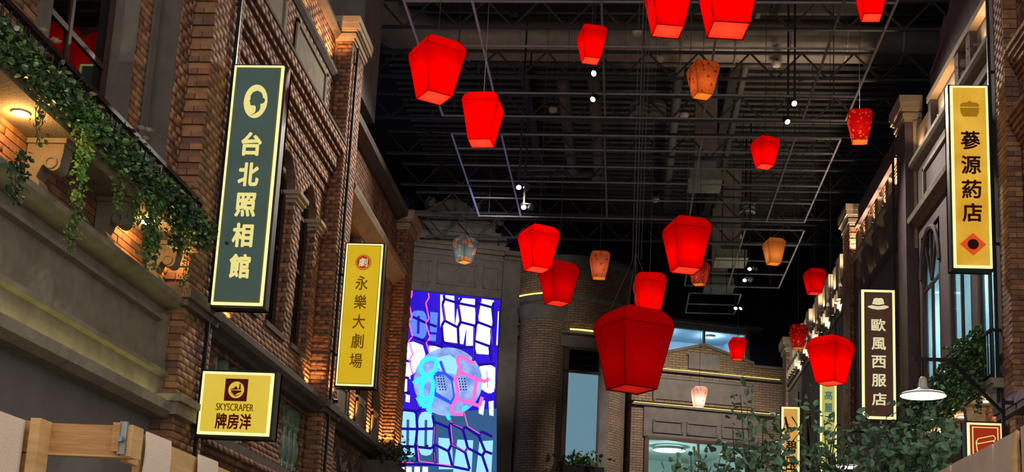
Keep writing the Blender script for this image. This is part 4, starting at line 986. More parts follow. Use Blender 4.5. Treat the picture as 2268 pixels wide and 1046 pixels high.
# 6 pale green ginseng sign
r, hw, h = sign('narrow pale yellow green sign with blue characters below the big right lantern', 4.96, 5.38, 33.0, 6.0, 8.42, 'lime_face', (.4, 1.9), 1, 5.38, .05)
chars(r, '高麗人蔘', (2.08, 1.75, 1.40, 1.05),   .24, 'teal_print', .02, asp=.85)
# 7 orange calligraphy sign
r, hw, h = sign('orange sign with black brush calligraphy behind the leafy branches', 4.82, 5.38, 40.0, 6.0, 9.05, 'orange_face', (.5, 2.4), 1, 5.38, .06)
flat([(-.2, 2.7), (-.12, 2.35), (-.02, 2.1), (-.06, 2.4), (-.15, 2.75)], 'brush_stroke', 'black_print', r, yF); flat([(.05, 2.75), (.2, 2.5), (.24, 2.3), (.17, 2.5), (.02, 2.72)], 'brush_stroke', 'black_print', r, yF)
chars(r, '碧玉樓', (1.78, 1.25, .55), .42, 'black_print', .02, x=.02, asp=.8)
# 8 red cup sign
r, hw, h = sign('small red sign with a cream outlined cup beside the right canvas screen', 4.80, 5.28, 18.3, 4.1, 4.86, 'red_face_dummy' if False else emat('red_face', '#a83418', .8), (.5,), 1, 5.4, .03)
for (o_, m_) in ((.06, 'cream_print'), (.075, 'red_face')): MB().box(-hw + o_, hw - o_, yF - (.004 if m_ == 'cream_print' else .007), yF, o_, h - o_).build('inner_border', m_, r, world=False)
cup = MB(); P = lambda a, b: (a, yF - .012, b)
cup.tube([P(-.13, .49), P(-.10, .53), P(.11, .58), P(.135, .545), P(.125, .51), P(-.11, .455), P(-.13, .49)], .007, 6)
cup.tube([P(-.13, .48), P(-.12, .36), P(-.08, .31), P(-.02, .31), P(.07, .36), P(.14, .45), P(.10, .51)], .007, 6); cup.build('cup_outline', 'cream_print', r, world=False)
# poles that carry the signs
for x, y, z0, z1, l in ((-4.96, 14.0, 2.6, 12.5, 'long black pole on the left brick pier carrying two signs'), (-4.96, 20.3, 3.2, 11.6, 'black pole on the second left pier carrying the theatre sign'), (5.37, 18.55, 4.6, 13.5, 'black pole on the right pier carrying the amber sign'),
                        (5.37, 25.55, 5.4, 12.1, 'black pole on the right carrying the brown tailor sign'), (5.38, 33.05, 5.4, 11.0, 'thin black pole carrying the pale green sign'), (5.38, 40.05, 5.4, 9.6, 'thin black pole carrying the orange calligraphy sign')):
    t = thing('sign_pole', l, 'pole', (x, y, z0), group='sign poles')
    MB().box(x - .022, x + .022, y + .08, y + .124, z0, z1).build('post', 'black_metal', t)
    for z in np.linspace(z0 + .3, z1 - .3, 4): MB().box(min(x, x + .12 * (1 if x > 0 else -1)), max(x, x + .12 * (1 if x > 0 else -1)), y + .085, y + .12, z - .02, z + .02).build('wall_clip', 'black_metal', t)

# ================================================================== video screen
VS = thing('video_screen', 'tall glowing blue video screen showing a football in a net', 'screen', tuple(OE + EE * -6.7 + np.array([0, 0, 6.4])))
yS = -.14
MB(TE).box(-8.95, -5.06, -.12, .3, 6.2, 13.12).build('housing', 'black_metal', VS)
emat('scr_blue', '#2410c8', 1.1, '#3a1ed8', .6); emat('scr_white', '#e8f8ff', 1.5); emat('scr_sky', '#96d6ff', 1.25); emat('scr_slate', '#3a6494', .9); emat('scr_letter_blue', '#5c86f0', 1.2)
emat('scr_net', '#2412a0', .9); emat('scr_pink', '#ff5cae', 1.6); emat('scr_cyan', '#30e8f0', 1.5); emat('scr_ball', '#6c8fe0', 1.1, '#a8c4f4', 2.5); emat('scr_ballblue', '#2a50e8', 1.3); emat('scr_violet', '#8a5cf0', 1.2); emat('scr_dot', '#1e2a60', .8)
s0, s1 = -8.9, -5.1
MB(TE).box(s0, s1, yS, yS + .01, 6.3, 13.08).build('picture', 'scr_blue', VS)
def sp(px, py): return atE(px, py, -yS)
def patch(pts, name, m_, lay): return MB(TE).prism([sp(*p) for p in pts], lambda s, z, d: (s, d, z), yS - .002 * lay - .002, yS - .002 * lay).build(name, m_, VS)
patch([(876, 925), (1100, 905), (1100, 1060), (872, 1060)], 'picture_field', 'scr_slate', 1)
# letters, drawn as on the screen
def Oletter(x0, x1, y0, y1, m_, hole, sk=0):
    n = 20; cxx, cyy = (x0 + x1) / 2, (y0 + y1) / 2; rx, ry = (x1 - x0) / 2, (y1 - y0) / 2
    pts = []
    for t in np.linspace(0, 2 * PI, n, endpoint=False):
        c, s_ = math.cos(t), math.sin(t); pts.append((cxx + rx * abs(c) ** .6 * (1 if c > 0 else -1), cyy + ry * abs(s_) ** .75 * (1 if s_ > 0 else -1)))
    patch(pts, 'letter', m_, 2); patch([(cxx - 3, cyy - ry * .62), (cxx + 3, cyy - ry * .62), (cxx + 2, cyy + ry * .62), (cxx - 4, cyy + ry * .62)], 'letter_counter', hole, 3)
Oletter(908, 946, 688, 752, 'scr_letter_blue', 'scr_blue')
patch([(953, 691), (970, 693), (967, 737), (952, 735)], 'letter', 'scr_letter_blue', 2); patch([(951, 741), (966, 742), (965, 756), (950, 755)], 'letter', 'scr_letter_blue', 2)
patch([(899, 688), (906, 688), (902, 707), (899, 707)], 'letter', 'scr_white', 2)
# big W and A blocks
patch([(975, 653), (1006, 656), (1007, 727), (1016, 660), (1054, 663), (1050, 770), (1032, 768), (1033, 725), (1026, 763), (1008, 760), (985, 757), (975, 725)], 'letter', 'scr_white', 2)
patch([(1067, 662), (1094, 666), (1092, 700), (1082, 786), (1056, 784), (1052, 770), (1058, 710)], 'letter', 'scr_white', 2)
patch([(1103, 690), (1105, 690), (1102, 765), (1099, 765)], 'letter', 'scr_white', 2)
for q in (((894, 762), (915, 757), (936, 765), (942, 785), (936, 812), (910, 832), (893, 800)), ((950, 766), (975, 768), (985, 780), (978, 790), (960, 790), (950, 785)), ((893, 797), (908, 800), (909, 840), (890, 835)), ((890, 837), (902, 838), (901, 875), (888, 872)),
          ((1062, 812), (1085, 808), (1097, 815), (1096, 860), (1088, 872), (1074, 868), (1060, 858)), ((1075, 850), (1097, 848), (1094, 868), (1082, 872), (1074, 868)), ((899, 875), (908, 876), (907, 892), (898, 890)),
          ((1062, 888), (1074, 888), (1070, 920), (1060, 916)), ((1082, 890), (1093, 888), (1093, 922), (1084, 920))): patch(list(q), 'letter', 'scr_white', 2)
Oletter(882, 925, 910, 1014, 'scr_sky', 'scr_slate'); Oletter(925, 962, 912, 1010, 'scr_sky', 'scr_slate')
patch([(971, 970), (1000, 972), (1004, 1040), (972, 1040)], 'letter', 'scr_sky', 2); patch([(1013, 974), (1048, 976), (1044, 1050), (1003, 1050)], 'letter', 'scr_sky', 2); patch([(1062, 978), (1092, 976), (1088, 1050), (1054, 1050)], 'letter', 'scr_sky', 2)
for x in (884, 900, 918, 936): patch([(x, 1034), (x + 12, 1035), (x + 11, 1060), (x - 1, 1060)], 'letter', 'scr_white', 2)
# ball
bc, br = (992, 846), 76
patch([(bc[0] + br * math.cos(t), bc[1] + br * math.sin(t)) for t in np.linspace(0, 2 * PI, 40, endpoint=False)], 'ball', 'scr_ball', 4)
patch([(964, 795), (995, 786), (1016, 800), (1010, 830), (985, 826), (967, 812)], 'ball_panel', 'scr_sky', 5)
patch([(960, 830), (985, 826), (1002, 842), (1008, 880), (1000, 893), (962, 872)], 'ball_panel', 'scr_ballblue', 5)
patch([(964, 834), (984, 830), (998, 844), (1004, 878), (998, 889), (966, 869)], 'ball_panel', 'scr_ball', 6)
for i in range(6):
    for j in range(3): patch([(968 + j * 6 + i, 832 + i * 6), (971 + j * 6 + i, 832 + i * 6), (971 + j * 6 + i, 835 + i * 6), (968 + j * 6 + i, 835 + i * 6)], 'ball_dot', 'scr_dot', 7)
for i in range(5):
    for j in range(3): patch([(1015 + j * 6 + i, 838 + i * 6), (1018 + j * 6 + i, 838 + i * 6), (1018 + j * 6 + i, 841 + i * 6), (1015 + j * 6 + i, 841 + i * 6)], 'ball_dot', 'scr_dot', 7)
def lines(paths, m_, wd, name='net_line', lay=8):
    for p in paths:
        mb = MB(TE)
        q = [(*sp(*a),) for a in p]; 
        for a, b in zip(q[:-1], q[1:]): mb.bar((a[0], yS - .002 * lay, a[1]), (b[0], yS - .002 * lay, b[1]), .002, up=(0, 0, 1) if False else (0, 1, 0), r2=wd) if False else mb.obox(((a[0] + b[0]) / 2, yS - .002 * lay, (a[1] + b[1]) / 2), ((b[0] - a[0]) / 2, 0, (b[1] - a[1]) / 2), (0, .0012, 0), np.array((-(b[1] - a[1]), 0, b[0] - a[0])) / max(1e-6, math.hypot(b[0] - a[0], b[1] - a[1])) * wd)
        mb.build(name, m_, VS)
lines([[(912, 644), (912, 656), (905, 668), (912, 702), (905, 712), (914, 746), (905, 756), (914, 785), (906, 798), (914, 830)]], 'scr_pink', .022)
lines([[(949, 650), (950, 660), (943, 672), (950, 706), (943, 716), (952, 748), (944, 760), (950, 780)]], 'scr_pink', .022)
lines([[(914, 702), (943, 716), (967, 724)], [(912, 746), (944, 757), (980, 770)], [(983, 654), (984, 664), (980, 674), (985, 710), (978, 722), (981, 758), (974, 770)], [(985, 663), (1014, 672), (1055, 680)], [(985, 711), (1014, 726), (1020, 714), (1051, 722)], [(981, 758), (1012, 770), (1050, 769)],
       [(1022, 660), (1014, 672), (1020, 712), (1014, 726), (1016, 770)], [(1055, 662), (1054, 680), (1058, 714), (1051, 724), (1050, 770), (1048, 800)], [(1055, 672), (1092, 682)], [(1058, 714), (1090, 726)], [(1052, 756), (1085, 768)], [(1094, 670), (1090, 682), (1094, 722), (1088, 730), (1090, 760), (1084, 770), (1088, 800)], [(893, 798), (910, 802)], [(890, 836), (906, 838)], [(1060, 808), (1096, 806)],
       [(880, 912), (890, 908), (925, 912), (934, 905)], [(886, 872), (907, 870)], [(884, 950), (920, 951), (960, 950), (962, 942)], [(880, 989), (920, 990), (956, 994), (962, 984)], [(922, 912), (924, 950), (920, 990), (924, 1024)], [(958, 920), (962, 942), (960, 985), (964, 1028)], [(878, 1028), (916, 1029), (962, 1030), (1002, 1034), (1040, 1042)], [(962, 935), (994, 948), (998, 938), (1025, 952), (1030, 946), (1060, 966), (1066, 956), (1090, 968)], [(994, 948), (1000, 985), (993, 1000), (1002, 1034)], [(1025, 952), (1036, 993), (1030, 1002), (1040, 1040)], [(1060, 966), (1074, 1000), (1068, 1010), (1080, 1046)],
       [(960, 984), (993, 1000)], [(1000, 985), (1030, 1003)], [(1036, 993), (1068, 1010)], [(1074, 1000), (1090, 1006)]], 'scr_net', .046)
lines([[(962, 944), (960, 985), (964, 1026)], [(998, 940), (1002, 984)], [(1000, 985), (1032, 1002), (1036, 994)], [(925, 990), (928, 1022), (962, 1027), (1002, 1033)], [(880, 988), (880, 1024), (916, 1026)], [(1028, 915), (1036, 945), (1064, 962)], [(996, 930), (1004, 940), (1026, 950)]], 'scr_pink', .014)
lines([[(1054, 682), (1058, 712)], [(1014, 674), (1019, 712)], [(981, 676), (985, 710)], [(1051, 726), (1048, 798)], [(1088, 730), (1090, 765)], [(1078, 822), (1080, 860)]], 'scr_violet', .012)
lines([[(936, 800), (958, 793), (968, 800), (962, 825), (945, 832), (932, 860), (935, 888), (956, 880), (960, 850), (952, 830)], [(936, 800), (930, 815), (940, 835), (915, 850)], [(956, 880), (950, 900), (934, 900), (925, 880)]], 'scr_cyan', .075, 'ball_seam')
lines([[(1012, 795), (1018, 788), (1050, 806)], [(1012, 795), (1020, 825), (1008, 838), (1014, 870), (1010, 884), (1042, 893), (1050, 878), (1055, 840), (1020, 825)], [(1042, 893), (1062, 900), (1068, 880)], [(1055, 840), (1076, 846), (1082, 838)], [(1010, 884), (1000, 905), (1004, 918), (1026, 918)]], 'scr_pink', .06, 'ball_seam')
lines([[(945, 905), (957, 915)], [(990, 920), (996, 930)], [(1024, 908), (1036, 900)]], 'scr_cyan', .06, 'ball_seam')
lines([[(960, 825), (985, 828), (1006, 842)], [(985, 828), (975, 800)], [(962, 874), (1002, 895)]], 'scr_ballblue', .05, 'ball_seam', 7)
# ================================================================== sky lanterns
def fabric(name, col, print_=None, scale=9.0, trans=.62, kind='plain'):
    """thin cloth or paper: shines through when the bulb inside is on"""
    m, nt, out = nodes(name)
    df = nt.nodes.new('ShaderNodeBsdfDiffuse'); tr = nt.nodes.new('ShaderNodeBsdfTranslucent'); mx = nt.nodes.new('ShaderNodeMixShader'); mx.inputs[0].default_value = trans
    tc = nt.nodes.new('ShaderNodeTexCoord')
    if print_ is None:
        n = nt.nodes.new('ShaderNodeTexNoise'); n.inputs['Scale'].default_value = 40; nt.links.new(tc.outputs['Object'], n.inputs['Vector'])
        cr = nt.nodes.new('ShaderNodeValToRGB'); a = lin(col); cr.color_ramp.elements[0].color = tuple(c * .92 for c in a[:3]) + (1,); cr.color_ramp.elements[1].color = a
        nt.links.new(n.outputs[0], cr.inputs[0]); c_out = cr.outputs[0]
    else:
        v = nt.nodes.new('ShaderNodeTexVoronoi'); v.inputs['Scale'].default_value = scale; nt.links.new(tc.outputs['Object'], v.inputs['Vector'])
        n = nt.nodes.new('ShaderNodeTexNoise'); n.inputs['Scale'].default_value = scale * 2.2; n.inputs['Detail'].default_value = 3; nt.links.new(tc.outputs['Object'], n.inputs['Vector'])
        sub = nt.nodes.new('ShaderNodeMath'); sub.operation = 'MULTIPLY_ADD'; sub.inputs[1].default_value = .55
        nt.links.new(n.outputs[0], sub.inputs[0]); nt.links.new(v.outputs['Distance'], sub.inputs[2])
        cr = nt.nodes.new('ShaderNodeValToRGB'); els = cr.color_ramp.elements; cols = list(print_) + [col]
        pos = {'floral': (.46, .54, .62, .70), 'dots': (.34, .40, .44, .48)}[kind]
        els[0].position = pos[0]; els[0].color = lin(cols[0]); els[1].position = pos[min(len(cols) - 1, 3)]; els[1].color = lin(cols[-1])
        for i, c in enumerate(cols[1:-1]): e = els.new(pos[i + 1]); e.color = lin(c)
        nt.links.new(sub.outputs[0], cr.inputs[0]); c_out = cr.outputs[0]
    nt.links.new(c_out, df.inputs[0]); nt.links.new(c_out, tr.inputs[0])
    nt.links.new(df.outputs[0], mx.inputs[1]); nt.links.new(tr.outputs[0], mx.inputs[2]); nt.links.new(mx.outputs[0], out.inputs[0]); MATS[name] = m
fabric('cloth_red', '#f00000'); fabric('cloth_red_base', '#ff5040', trans=.9); fabric('cloth_crimson', '#d8000c'); fabric('seam_red', '#7a0004')
fabric('paper_orange', '#d8743c', ('#a03818', '#c85a28', '#e0884c'), 4, kind='floral'); fabric('paper_base', '#ffb04a', trans=.85)
fabric('paper_redfloral', '#b8141a', ('#f0a068', '#d8583c', '#c03028'), 7, kind='floral'); fabric('paper_cream', '#e0a058', ('#5c3c18', '#a86c2c'), 9, kind='dots')
fabric('paper_peach', '#d8825c', ('#b4502c', '#c86a40'), 4, kind='floral'); fabric('paper_blue', '#6c8088', ('#f0904c', '#e86048', '#e0b890'), 3.2, kind='floral')
fabric('paper_pinkred', '#b04034', ('#e89078', '#d06858', '#8c2420'), 7, kind='floral'); fabric('paper_pink', '#f0c4b8', ('#d88c84', '#e8b0a4'), 4, kind='floral'); fabric('seam_brown', '#4a2812')
PROF = [(0, .61), (.30, .75), (.55, .875), (.72, .965), (.765, .985), (.80, .98), (.86, .93), (.92, .83), (.97, .70), (1.0, .56)]
LH = 1.36
def lantern_meshes(cloth, base, seam):
    sh = MB(); n = 6
    for t, s in PROF:
        z = t * LH; h = s / 2; ring = []
        for k in range(4):
            a, b = [((-h, -h), (h, -h)), ((h, -h), (h, h)), ((h, h), (-h, h)), ((-h, h), (-h, -h))][k]
            for i in range(n):
                u = i / n; x, y = a[0] + (b[0] - a[0]) * u, a[1] + (b[1] - a[1]) * u
                bulge = .02 * math.sin(PI * u) * math.sin(PI * min(t * 1.2, 1)); nx, ny = [(0, -1), (1, 0), (0, 1), (-1, 0)][k]
                ring.append((x + nx * bulge, y + ny * bulge, z))
        sh.v += ring
    R = 4 * n
    for i in range(len(PROF) - 1):
        for k in range(R): sh.f.append((i * R + k, i * R + (k + 1) % R, (i + 1) * R + (k + 1) % R, (i + 1) * R + k))
    sh.f.append(tuple(range((len(PROF) - 1) * R, len(PROF) * R)))
    me = sh.mesh('shade', cloth)
    hb = PROF[0][1] / 2
    bt = MB().add([(-hb + .012, -hb + .012, .012), (hb - .012, -hb + .012, .012), (hb - .012, hb - .012, .012), (-hb + .012, hb - .012, .012)], [(0, 3, 2, 1)]).mesh('base_panel', base)
    se = MB()
    for sx, sy in ((-1, -1), (1, -1), (1, 1), (-1, 1)):
        se.tube([(sx * s / 2, sy * s / 2, t * LH) for t, s in PROF], .006, 5)
    q = [(-hb, -hb, 0), (hb, -hb, 0), (hb, hb, 0), (-hb, hb, 0), (-hb, -hb, 0)]
    for a, b in zip(q[:-1], q[1:]): se.tube([a, b], .008, 5)
    hs = .985 / 2 + .004; q = [(-hs, -hs, .765 * LH), (hs, -hs, .765 * LH), (hs, hs, .765 * LH), (-hs, hs, .765 * LH), (-hs, -hs, .765 * LH)]
    for a, b in zip(q[:-1], q[1:]): se.tube([a, b], .0045, 5)
    sm = se.mesh('seam', seam)
    return me, bt, sm
LM = {k: lantern_meshes(*v) for k, v in dict(red=('cloth_red', 'cloth_red_base', 'seam_red'), crimson=('cloth_crimson', 'cloth_red_base', 'seam_red'), orange=('paper_orange', 'paper_base', 'seam_brown'), redfloral=('paper_redfloral', 'paper_base', 'seam_brown'),
      cream=('paper_cream', 'paper_base', 'seam_brown'), peach=('paper_peach', 'paper_base', 'seam_brown'), blue=('paper_blue', 'paper_base', 'seam_brown'), pinkred=('paper_pinkred', 'paper_base', 'seam_brown'), pink=('paper_pink', 'paper_pink', 'seam_brown')).items()}
def lantern(kind, bx, by, wpx, a, size, power, label, color='#ffd9a8', hang=True):
    ar = math.radians(abs(a)); Wp = wpx / (math.sin(ar) + math.cos(ar)); dist = size * F / Wp
    Y = dist * .97; P = atY(bx, by, Y)
    P = np.array(P); az = math.atan2(P[0], P[1])
    r = thing('sky_lantern', label, 'lantern', P, math.radians(a) - az, 'sky lanterns'); r.scale = (size,) * 3
    for me, nm in zip(LM[kind], ('shade', 'base_panel', 'seam')):
        o = bpy.data.objects.new(nm, me); COL.objects.link(o); o.parent = r
    top = (17.6 - P[2]) / size
    MB().tube([(0, 0, LH), (0, 0, top)], .006 / size, 5).build('cord', 'truss', r, world=False)
    ld = bpy.data.lights.new('bulb', 'POINT'); ld.energy = power * size * size; ld.color = lin(color)[:3]; ld.shadow_soft_size = .24 * size
    lo = bpy.data.objects.new('bulb', ld); COL.objects.link(lo); lo.parent = r; lo.location = (0, 0, LH * .34)
    return r
RP = 17
LANT = [
 ('crimson', 1399, 863, 180, 31, .65, 3.2, 'largest dark crimson sky lantern, nearest and lowest in the middle'),
 ('red', 1519, 600, 112, 20, .65, RP * .8, 'large red sky lantern just above and right of the crimson one'),
 ('red', 962, 217, 137, 25, .65, RP, 'large red sky lantern at upper left, turned corner-on'),
 ('red', 1065, 318, 101, -11, .65, RP, 'red sky lantern below the upper left one, showing its right side'),
 ('red', 1190, 598, 97, 25, .65, RP, 'bright red sky lantern left of centre, upper of an overlapping pair'),
 ('crimson', 1235, 673, 93, 28, .65, RP * .55, 'dull red sky lantern left of centre, lower of an overlapping pair'),
 ('red', 1840, 850, 104, -33, .65, RP * 1.1, 'large red sky lantern at right with an orange right side, above the pale sign'),
 ('red', 1309, 135, 72, 12, .45, RP, 'red sky lantern at top centre above two spotlights'),
 ('red', 1694, 370, 68, 27, .45, RP, 'red sky lantern right of centre below the near grid'),
 ('red', 1479, 70, 122, 11, .65, RP, 'red sky lantern cut by the top edge, left of the two big ones'),
 ('red', 1613, 68, 160, 11, .65, RP, 'red sky lantern cut by the top edge, right of the two big ones'),
 ('red', 1931, 40, 78, 10, .45, RP, 'red sky lantern cut by the top edge at far right'),
 ('red', 1804, 651, 52, 20, .45, RP * .6, 'small red sky lantern against the lit far right facade'),
 ('red', 1437, 704, 76, 3, .65, RP * 1.1, 'red sky lantern peeking out behind the big crimson one'),
 ('red', 1633, 797, 41, 10, .45, RP * .8, 'smallest red sky lantern in front of the high window'),
 ('orange', 1556, 214, 79, 22, .52, 11, 'orange paper sky lantern with a red flower print'),
 ('redfloral', 1905, 315, 57, 3, .45, 11, 'red sky lantern with pale flowers at right below the near grid'),
 ('cream', 1714, 585, 53, 18, .47, 11, 'cream sky lantern with small dark specks'),
 ('peach', 1327, 617, 47, 3, .45, 9, 'peach coloured sky lantern before the round tower'),
 ('blue', 1028, 582, 62, 42, .48, 13, 'blue grey sky lantern with orange roses above the video screen'),
 ('pinkred', 1548, 631, 52, -20, .45, 9, 'small red and pink flowered sky lantern half behind a large red one'),
 ('redfloral', 1768, 772, 40, 3, .45, 8, 'dark red flowered sky lantern just above the far right pier'),
 ('pink', 1548, 902, 38, 10, .45, 34, 'pale pink sky lantern before the gabled brick front'),
]
for q in LANT: lantern(*q, color='#fff0dc' if q[0] in ('pink', 'blue') else '#ffd0a0')
# the crimson lantern hangs on a bundle of wires
r0 = [o for o in COL.objects if o.name.startswith('sky_lantern') and 'largest' in o['label']][0]
for sx, sy in ((-1, -1), (1, -1), (1, 1), (-1, 1)):
    MB().tube([(sx * .3, sy * .3, LH), (0, 0, LH + 1.0)], .005, 5).build('suspension_wire', 'truss', r0, world=False)
for dx in (-.06, .05, .11): MB().tube([(dx, 0, LH + .9), (dx * 3, dx, (17.6 - r0.location[2]) / .65)], .005, 5).build('suspension_wire', 'truss', r0, world=False)

# ================================================================== plants
def leaf_mesh(name, m_, L=1.0, W=.5, fold=.12):
    v = [(0, 0, 0), (L * .3, W * .42, fold * .6), (L * .65, W * .4, fold * .5), (L, 0, -.05), (L * .65, -W * .4, fold * .5), (L * .3, -W * .42, fold * .6), (L * .35, 0, 0), (L * .7, 0, 0)]
    f = [(0, 6, 1), (1, 6, 7, 2), (2, 7, 3), (0, 5, 6), (5, 4, 7, 6), (4, 3, 7)]
    return MB().add(v, f).mesh(name, m_)
LV = np.array([(0, 0, 0), (.32, .36, .1), (.75, .28, .06), (1, 0, -.08), (.75, -.28, .06), (.32, -.36, .1)])
def leaves(P, D, S, name, m_, parent):
    """many leaves joined; P points, D directions, S sizes"""
    n = len(P); D = D / np.linalg.norm(D, axis=1, keepdims=True)
    up = rng.normal(size=(n, 3)); up -= D * np.sum(up * D, 1, keepdims=True); up /= np.linalg.norm(up, axis=1, keepdims=True); sd = np.cross(up, D)
    V = P[:, None, :] + S[:, None, None] * (LV[None, :, :1] * D[:, None] + LV[None, :, 1:2] * sd[:, None] + LV[None, :, 2:] * up[:, None]) - np.array(wloc(parent))
    fs = [(0, 3, 2, 1), (0, 5, 4, 3)]
    Fi = [tuple(i * 6 + k for k in f) for i in range(n) for f in fs]
    me = bpy.data.meshes.new(name); me.from_pydata(V.reshape(-1, 3).tolist(), [], Fi); me.materials.append(MATS[m_]); me.update()
    o = bpy.data.objects.new(name, me); COL.objects.link(o); o.parent = parent; o['kind'] = 'stuff'; return o
def garland(label, x, y0, y1, z0, z1, n, side, sz=.06, group='ivy on the balconies', mats=(('leaf_dark', .45), ('leaf_mid', .32), ('leaf_bright', .13), ('leaf_pale', .10)), prof=None):
    r = thing('ivy_garland', label, 'plant', (x, (y0 + y1) / 2, z0), group=group)
    st = MB()
    for k in range(5):
        zz = z0 + (z1 - z0) * (.2 + .15 * k); st.tube([(x + side * random.uniform(.0, .08), y, zz + .06 * math.sin(y * 5 + k * 2)) for y in np.linspace(y0, y1, 26)], .006, 4)
    st.build('stems', 'bark', r)
    for m_, fr in mats:
        c = int(n * fr); y = rng.uniform(y0, y1, c)
        clump = .5 + .5 * np.sin(y * 6.1 + (1 if m_ == 'leaf_mid' else 0)) * np.sin(y * 2.3 + 1)
        z = z0 + (z1 - z0) * rng.beta(1.5, 1.4, c) - .1 * clump * rng.random(c); xx = x + side * np.abs(rng.normal(.03, .07, c))
        D = np.stack([side * (.4 + rng.random(c)), rng.normal(0, .8, c), rng.normal(-.3, .7, c)], 1)
        leaves(np.stack([xx, y, z], 1), D, sz * rng.uniform(.6, 1.4, c), 'foliage', m_, r)
    return r
gp = garland('thick ivy and leaf garland covering the near half of the left balcony railing', -4.86, 7.4, 11.2, 5.68, 6.0, 2300, 1, .054)
gp2 = garland('thick ivy garland covering the far half of the left balcony railing to the pier', -4.86, 11.2, 13.35, 5.64, 6.0, 1700, 1, .054, mats=(('leaf_dark', .58), ('leaf_mid', .28), ('leaf_bright', .07), ('leaf_pale', .07)))
def flower(P, size, m_, parent, name='rose'):
    mb = MB(); P = np.array(P)
    for ring, (k, tilt, s) in enumerate(((4, .25, .5), (6, .7, .8), (7, 1.15, 1.0))):
        for i in range(k):
            a = 2 * PI * i / k + ring * .5; d = np.array([math.cos(a) * math.sin(tilt), math.sin(a) * math.sin(tilt), math.cos(tilt)]); t = np.array([-math.sin(a), math.cos(a), 0])
            L = size * s; mb.add([P, P + d * L * .6 + t * L * .4, P + d * L, P + d * L * .6 - t * L * .4], [(0, 1, 2, 3)])
    return mb.build(name, m_, parent)
for px, py, s, m_, g in ((178, 205, .055, 'petal_cream', gp), (204, 212, .055, 'petal_cream', gp), (122, 95, .07, 'petal_cream', gp), (52, 95, .05, 'petal_rust', gp), (62, 102, .05, 'petal_rust', gp), (88, 128, .045, 'petal_rust', gp), (92, 150, .045, 'petal_rust', gp), (95, 70, .05, 'petal_cream', gp), (52, 122, .06, 'petal_cream', gp), (312, 288, .07, 'petal_cream', gp2), (328, 292, .07, 'petal_cream', gp2), (322, 310, .06, 'petal_cream', gp2), (328, 382, .05, 'petal_rust', gp2), (353, 372, .05, 'petal_cream', gp2), (442, 405, .05, 'petal_cream', gp2), (215, 250, .05, 'petal_cream', gp), (222, 240, .045, 'petal_cream', gp), (150, 165, .05, 'petal_cream', gp)):
    p = atX(px, py, -4.80 if py > 100 or px < 120 else -4.86); flower(p, s * .9, m_, g)
def vine(label, px, y0, y1, x, n, m_, sz=.04, spread=.1, group='hanging vines'):
    a, b = atX(px, y0, x), atX(px - 6, y1, x); b = np.array([x + (.03 if x < 0 else -.03), a[1], b[2]])
    r = thing('hanging_vine', label, 'plant', a, group=group)
    st = MB()
    for k in range(3): st.tube([(x + .02 * k, a[1] + random.uniform(-spread, spread) * .5 + .03 * math.sin(t * 9 + k), a[2] + (b[2] - a[2]) * t * (1 - .15 * k)) for t in np.linspace(0, 1, 10)], .004, 4)
    st.build('stems', 'bark', r)
    t = rng.beta(1.0, 1.3, n); P = np.stack([x + rng.normal(.02, .03, n), a[1] + rng.normal(0, spread, n) * (1 - .5 * t), a[2] + (b[2] - a[2]) * t], 1)
    D = np.stack([rng.normal(.6 if x < 0 else -.6, .5, n), rng.normal(0, .7, n), rng.normal(-.8, .4, n)], 1); leaves(P, D, sz * rng.uniform(.6, 1.3, n), 'foliage', m_, r)
    return r
for q in (('bright green fern vine hanging longest over the fascia, left of the downlight', 192, 215, 460, -4.76, 420, 'leaf_bright', .04, .09), ('thin tail of green vine reaching down over the stone fascia', 162, 440, 565, -4.78, 130, 'leaf_mid', .04, .04),
          ('small dark vine hanging under the left balcony near the left edge', 40, 330, 450, -4.80, 90, 'leaf_dark', .06, .08), ('thin vine hanging near the left downlight', 95, 180, 330, -4.78, 70, 'leaf_mid', .04, .05), ('thin green vine hanging between the two corbels', 262, 380, 470, -4.78, 140, 'leaf_mid', .04, .04), ('vine hanging in front of the brighter downlight', 300, 420, 510, -4.78, 110, 'leaf_mid', .045, .05),
          ('bushy green vine hanging right of the downlight toward the pier', 338, 440, 600, -4.78, 520, 'leaf_mid', .05, .14), ('dense dark vine at the end of the railing beside the pier', 395, 430, 560, -4.8, 520, 'leaf_dark', .055, .14), ('thin vine trailing down the face of the brick pier', 420, 470, 660, -4.82, 170, 'leaf_mid', .04, .05)):
    vine(*q[:4], q[4], q[5], q[6], q[7], q[8])
garland('bushy ivy covering the near end of the right balcony railing', 5.26, 18.8, 20.6, 5.45, 6.5, 1300, -1, .07, mats=(('leaf_dark', .45), ('leaf_mid', .4), ('leaf_bright', .15)))
garland('bushy ivy covering the far end of the right balcony railing', 5.26, 20.6, 24.0, 5.4, 6.35, 1700, -1, .07, mats=(('leaf_dark', .6), ('leaf_mid', .35), ('leaf_bright', .05)))
vine('ivy trailing below the right balcony near the lamp bracket', 2165, 850, 920, 5.24, 120, 'leaf_dark', .05, .1); vine('ivy trailing below the right balcony past a corbel', 2105, 880, 960, 5.24, 100, 'leaf_mid', .05, .1)
sh = thing('ledge_shrub', 'dark leafy shrub on the ledge at the foot of the video screen', 'plant', (-4.75, 25.4, 4.6))
MB().tube([(-4.8, 25.4, 4.6), (-4.75, 25.4, 5.2)], .02, 5).build('stems', 'bark', sh)
n_ = 420; P = np.array([-4.7, 25.2, 5.05]) + rng.normal(size=(n_, 3)) * np.array([.16, .5, .16]); leaves(P, rng.normal(size=(n_, 3)), .07 * rng.uniform(.6, 1.3, n_), 'foliage', 'leaf_dark', sh)
pl = MB().box(-5.25, -4.62, 24.6, 26.2, 4.3, 4.85); pl.build('planter', 'stone_dark', sh)
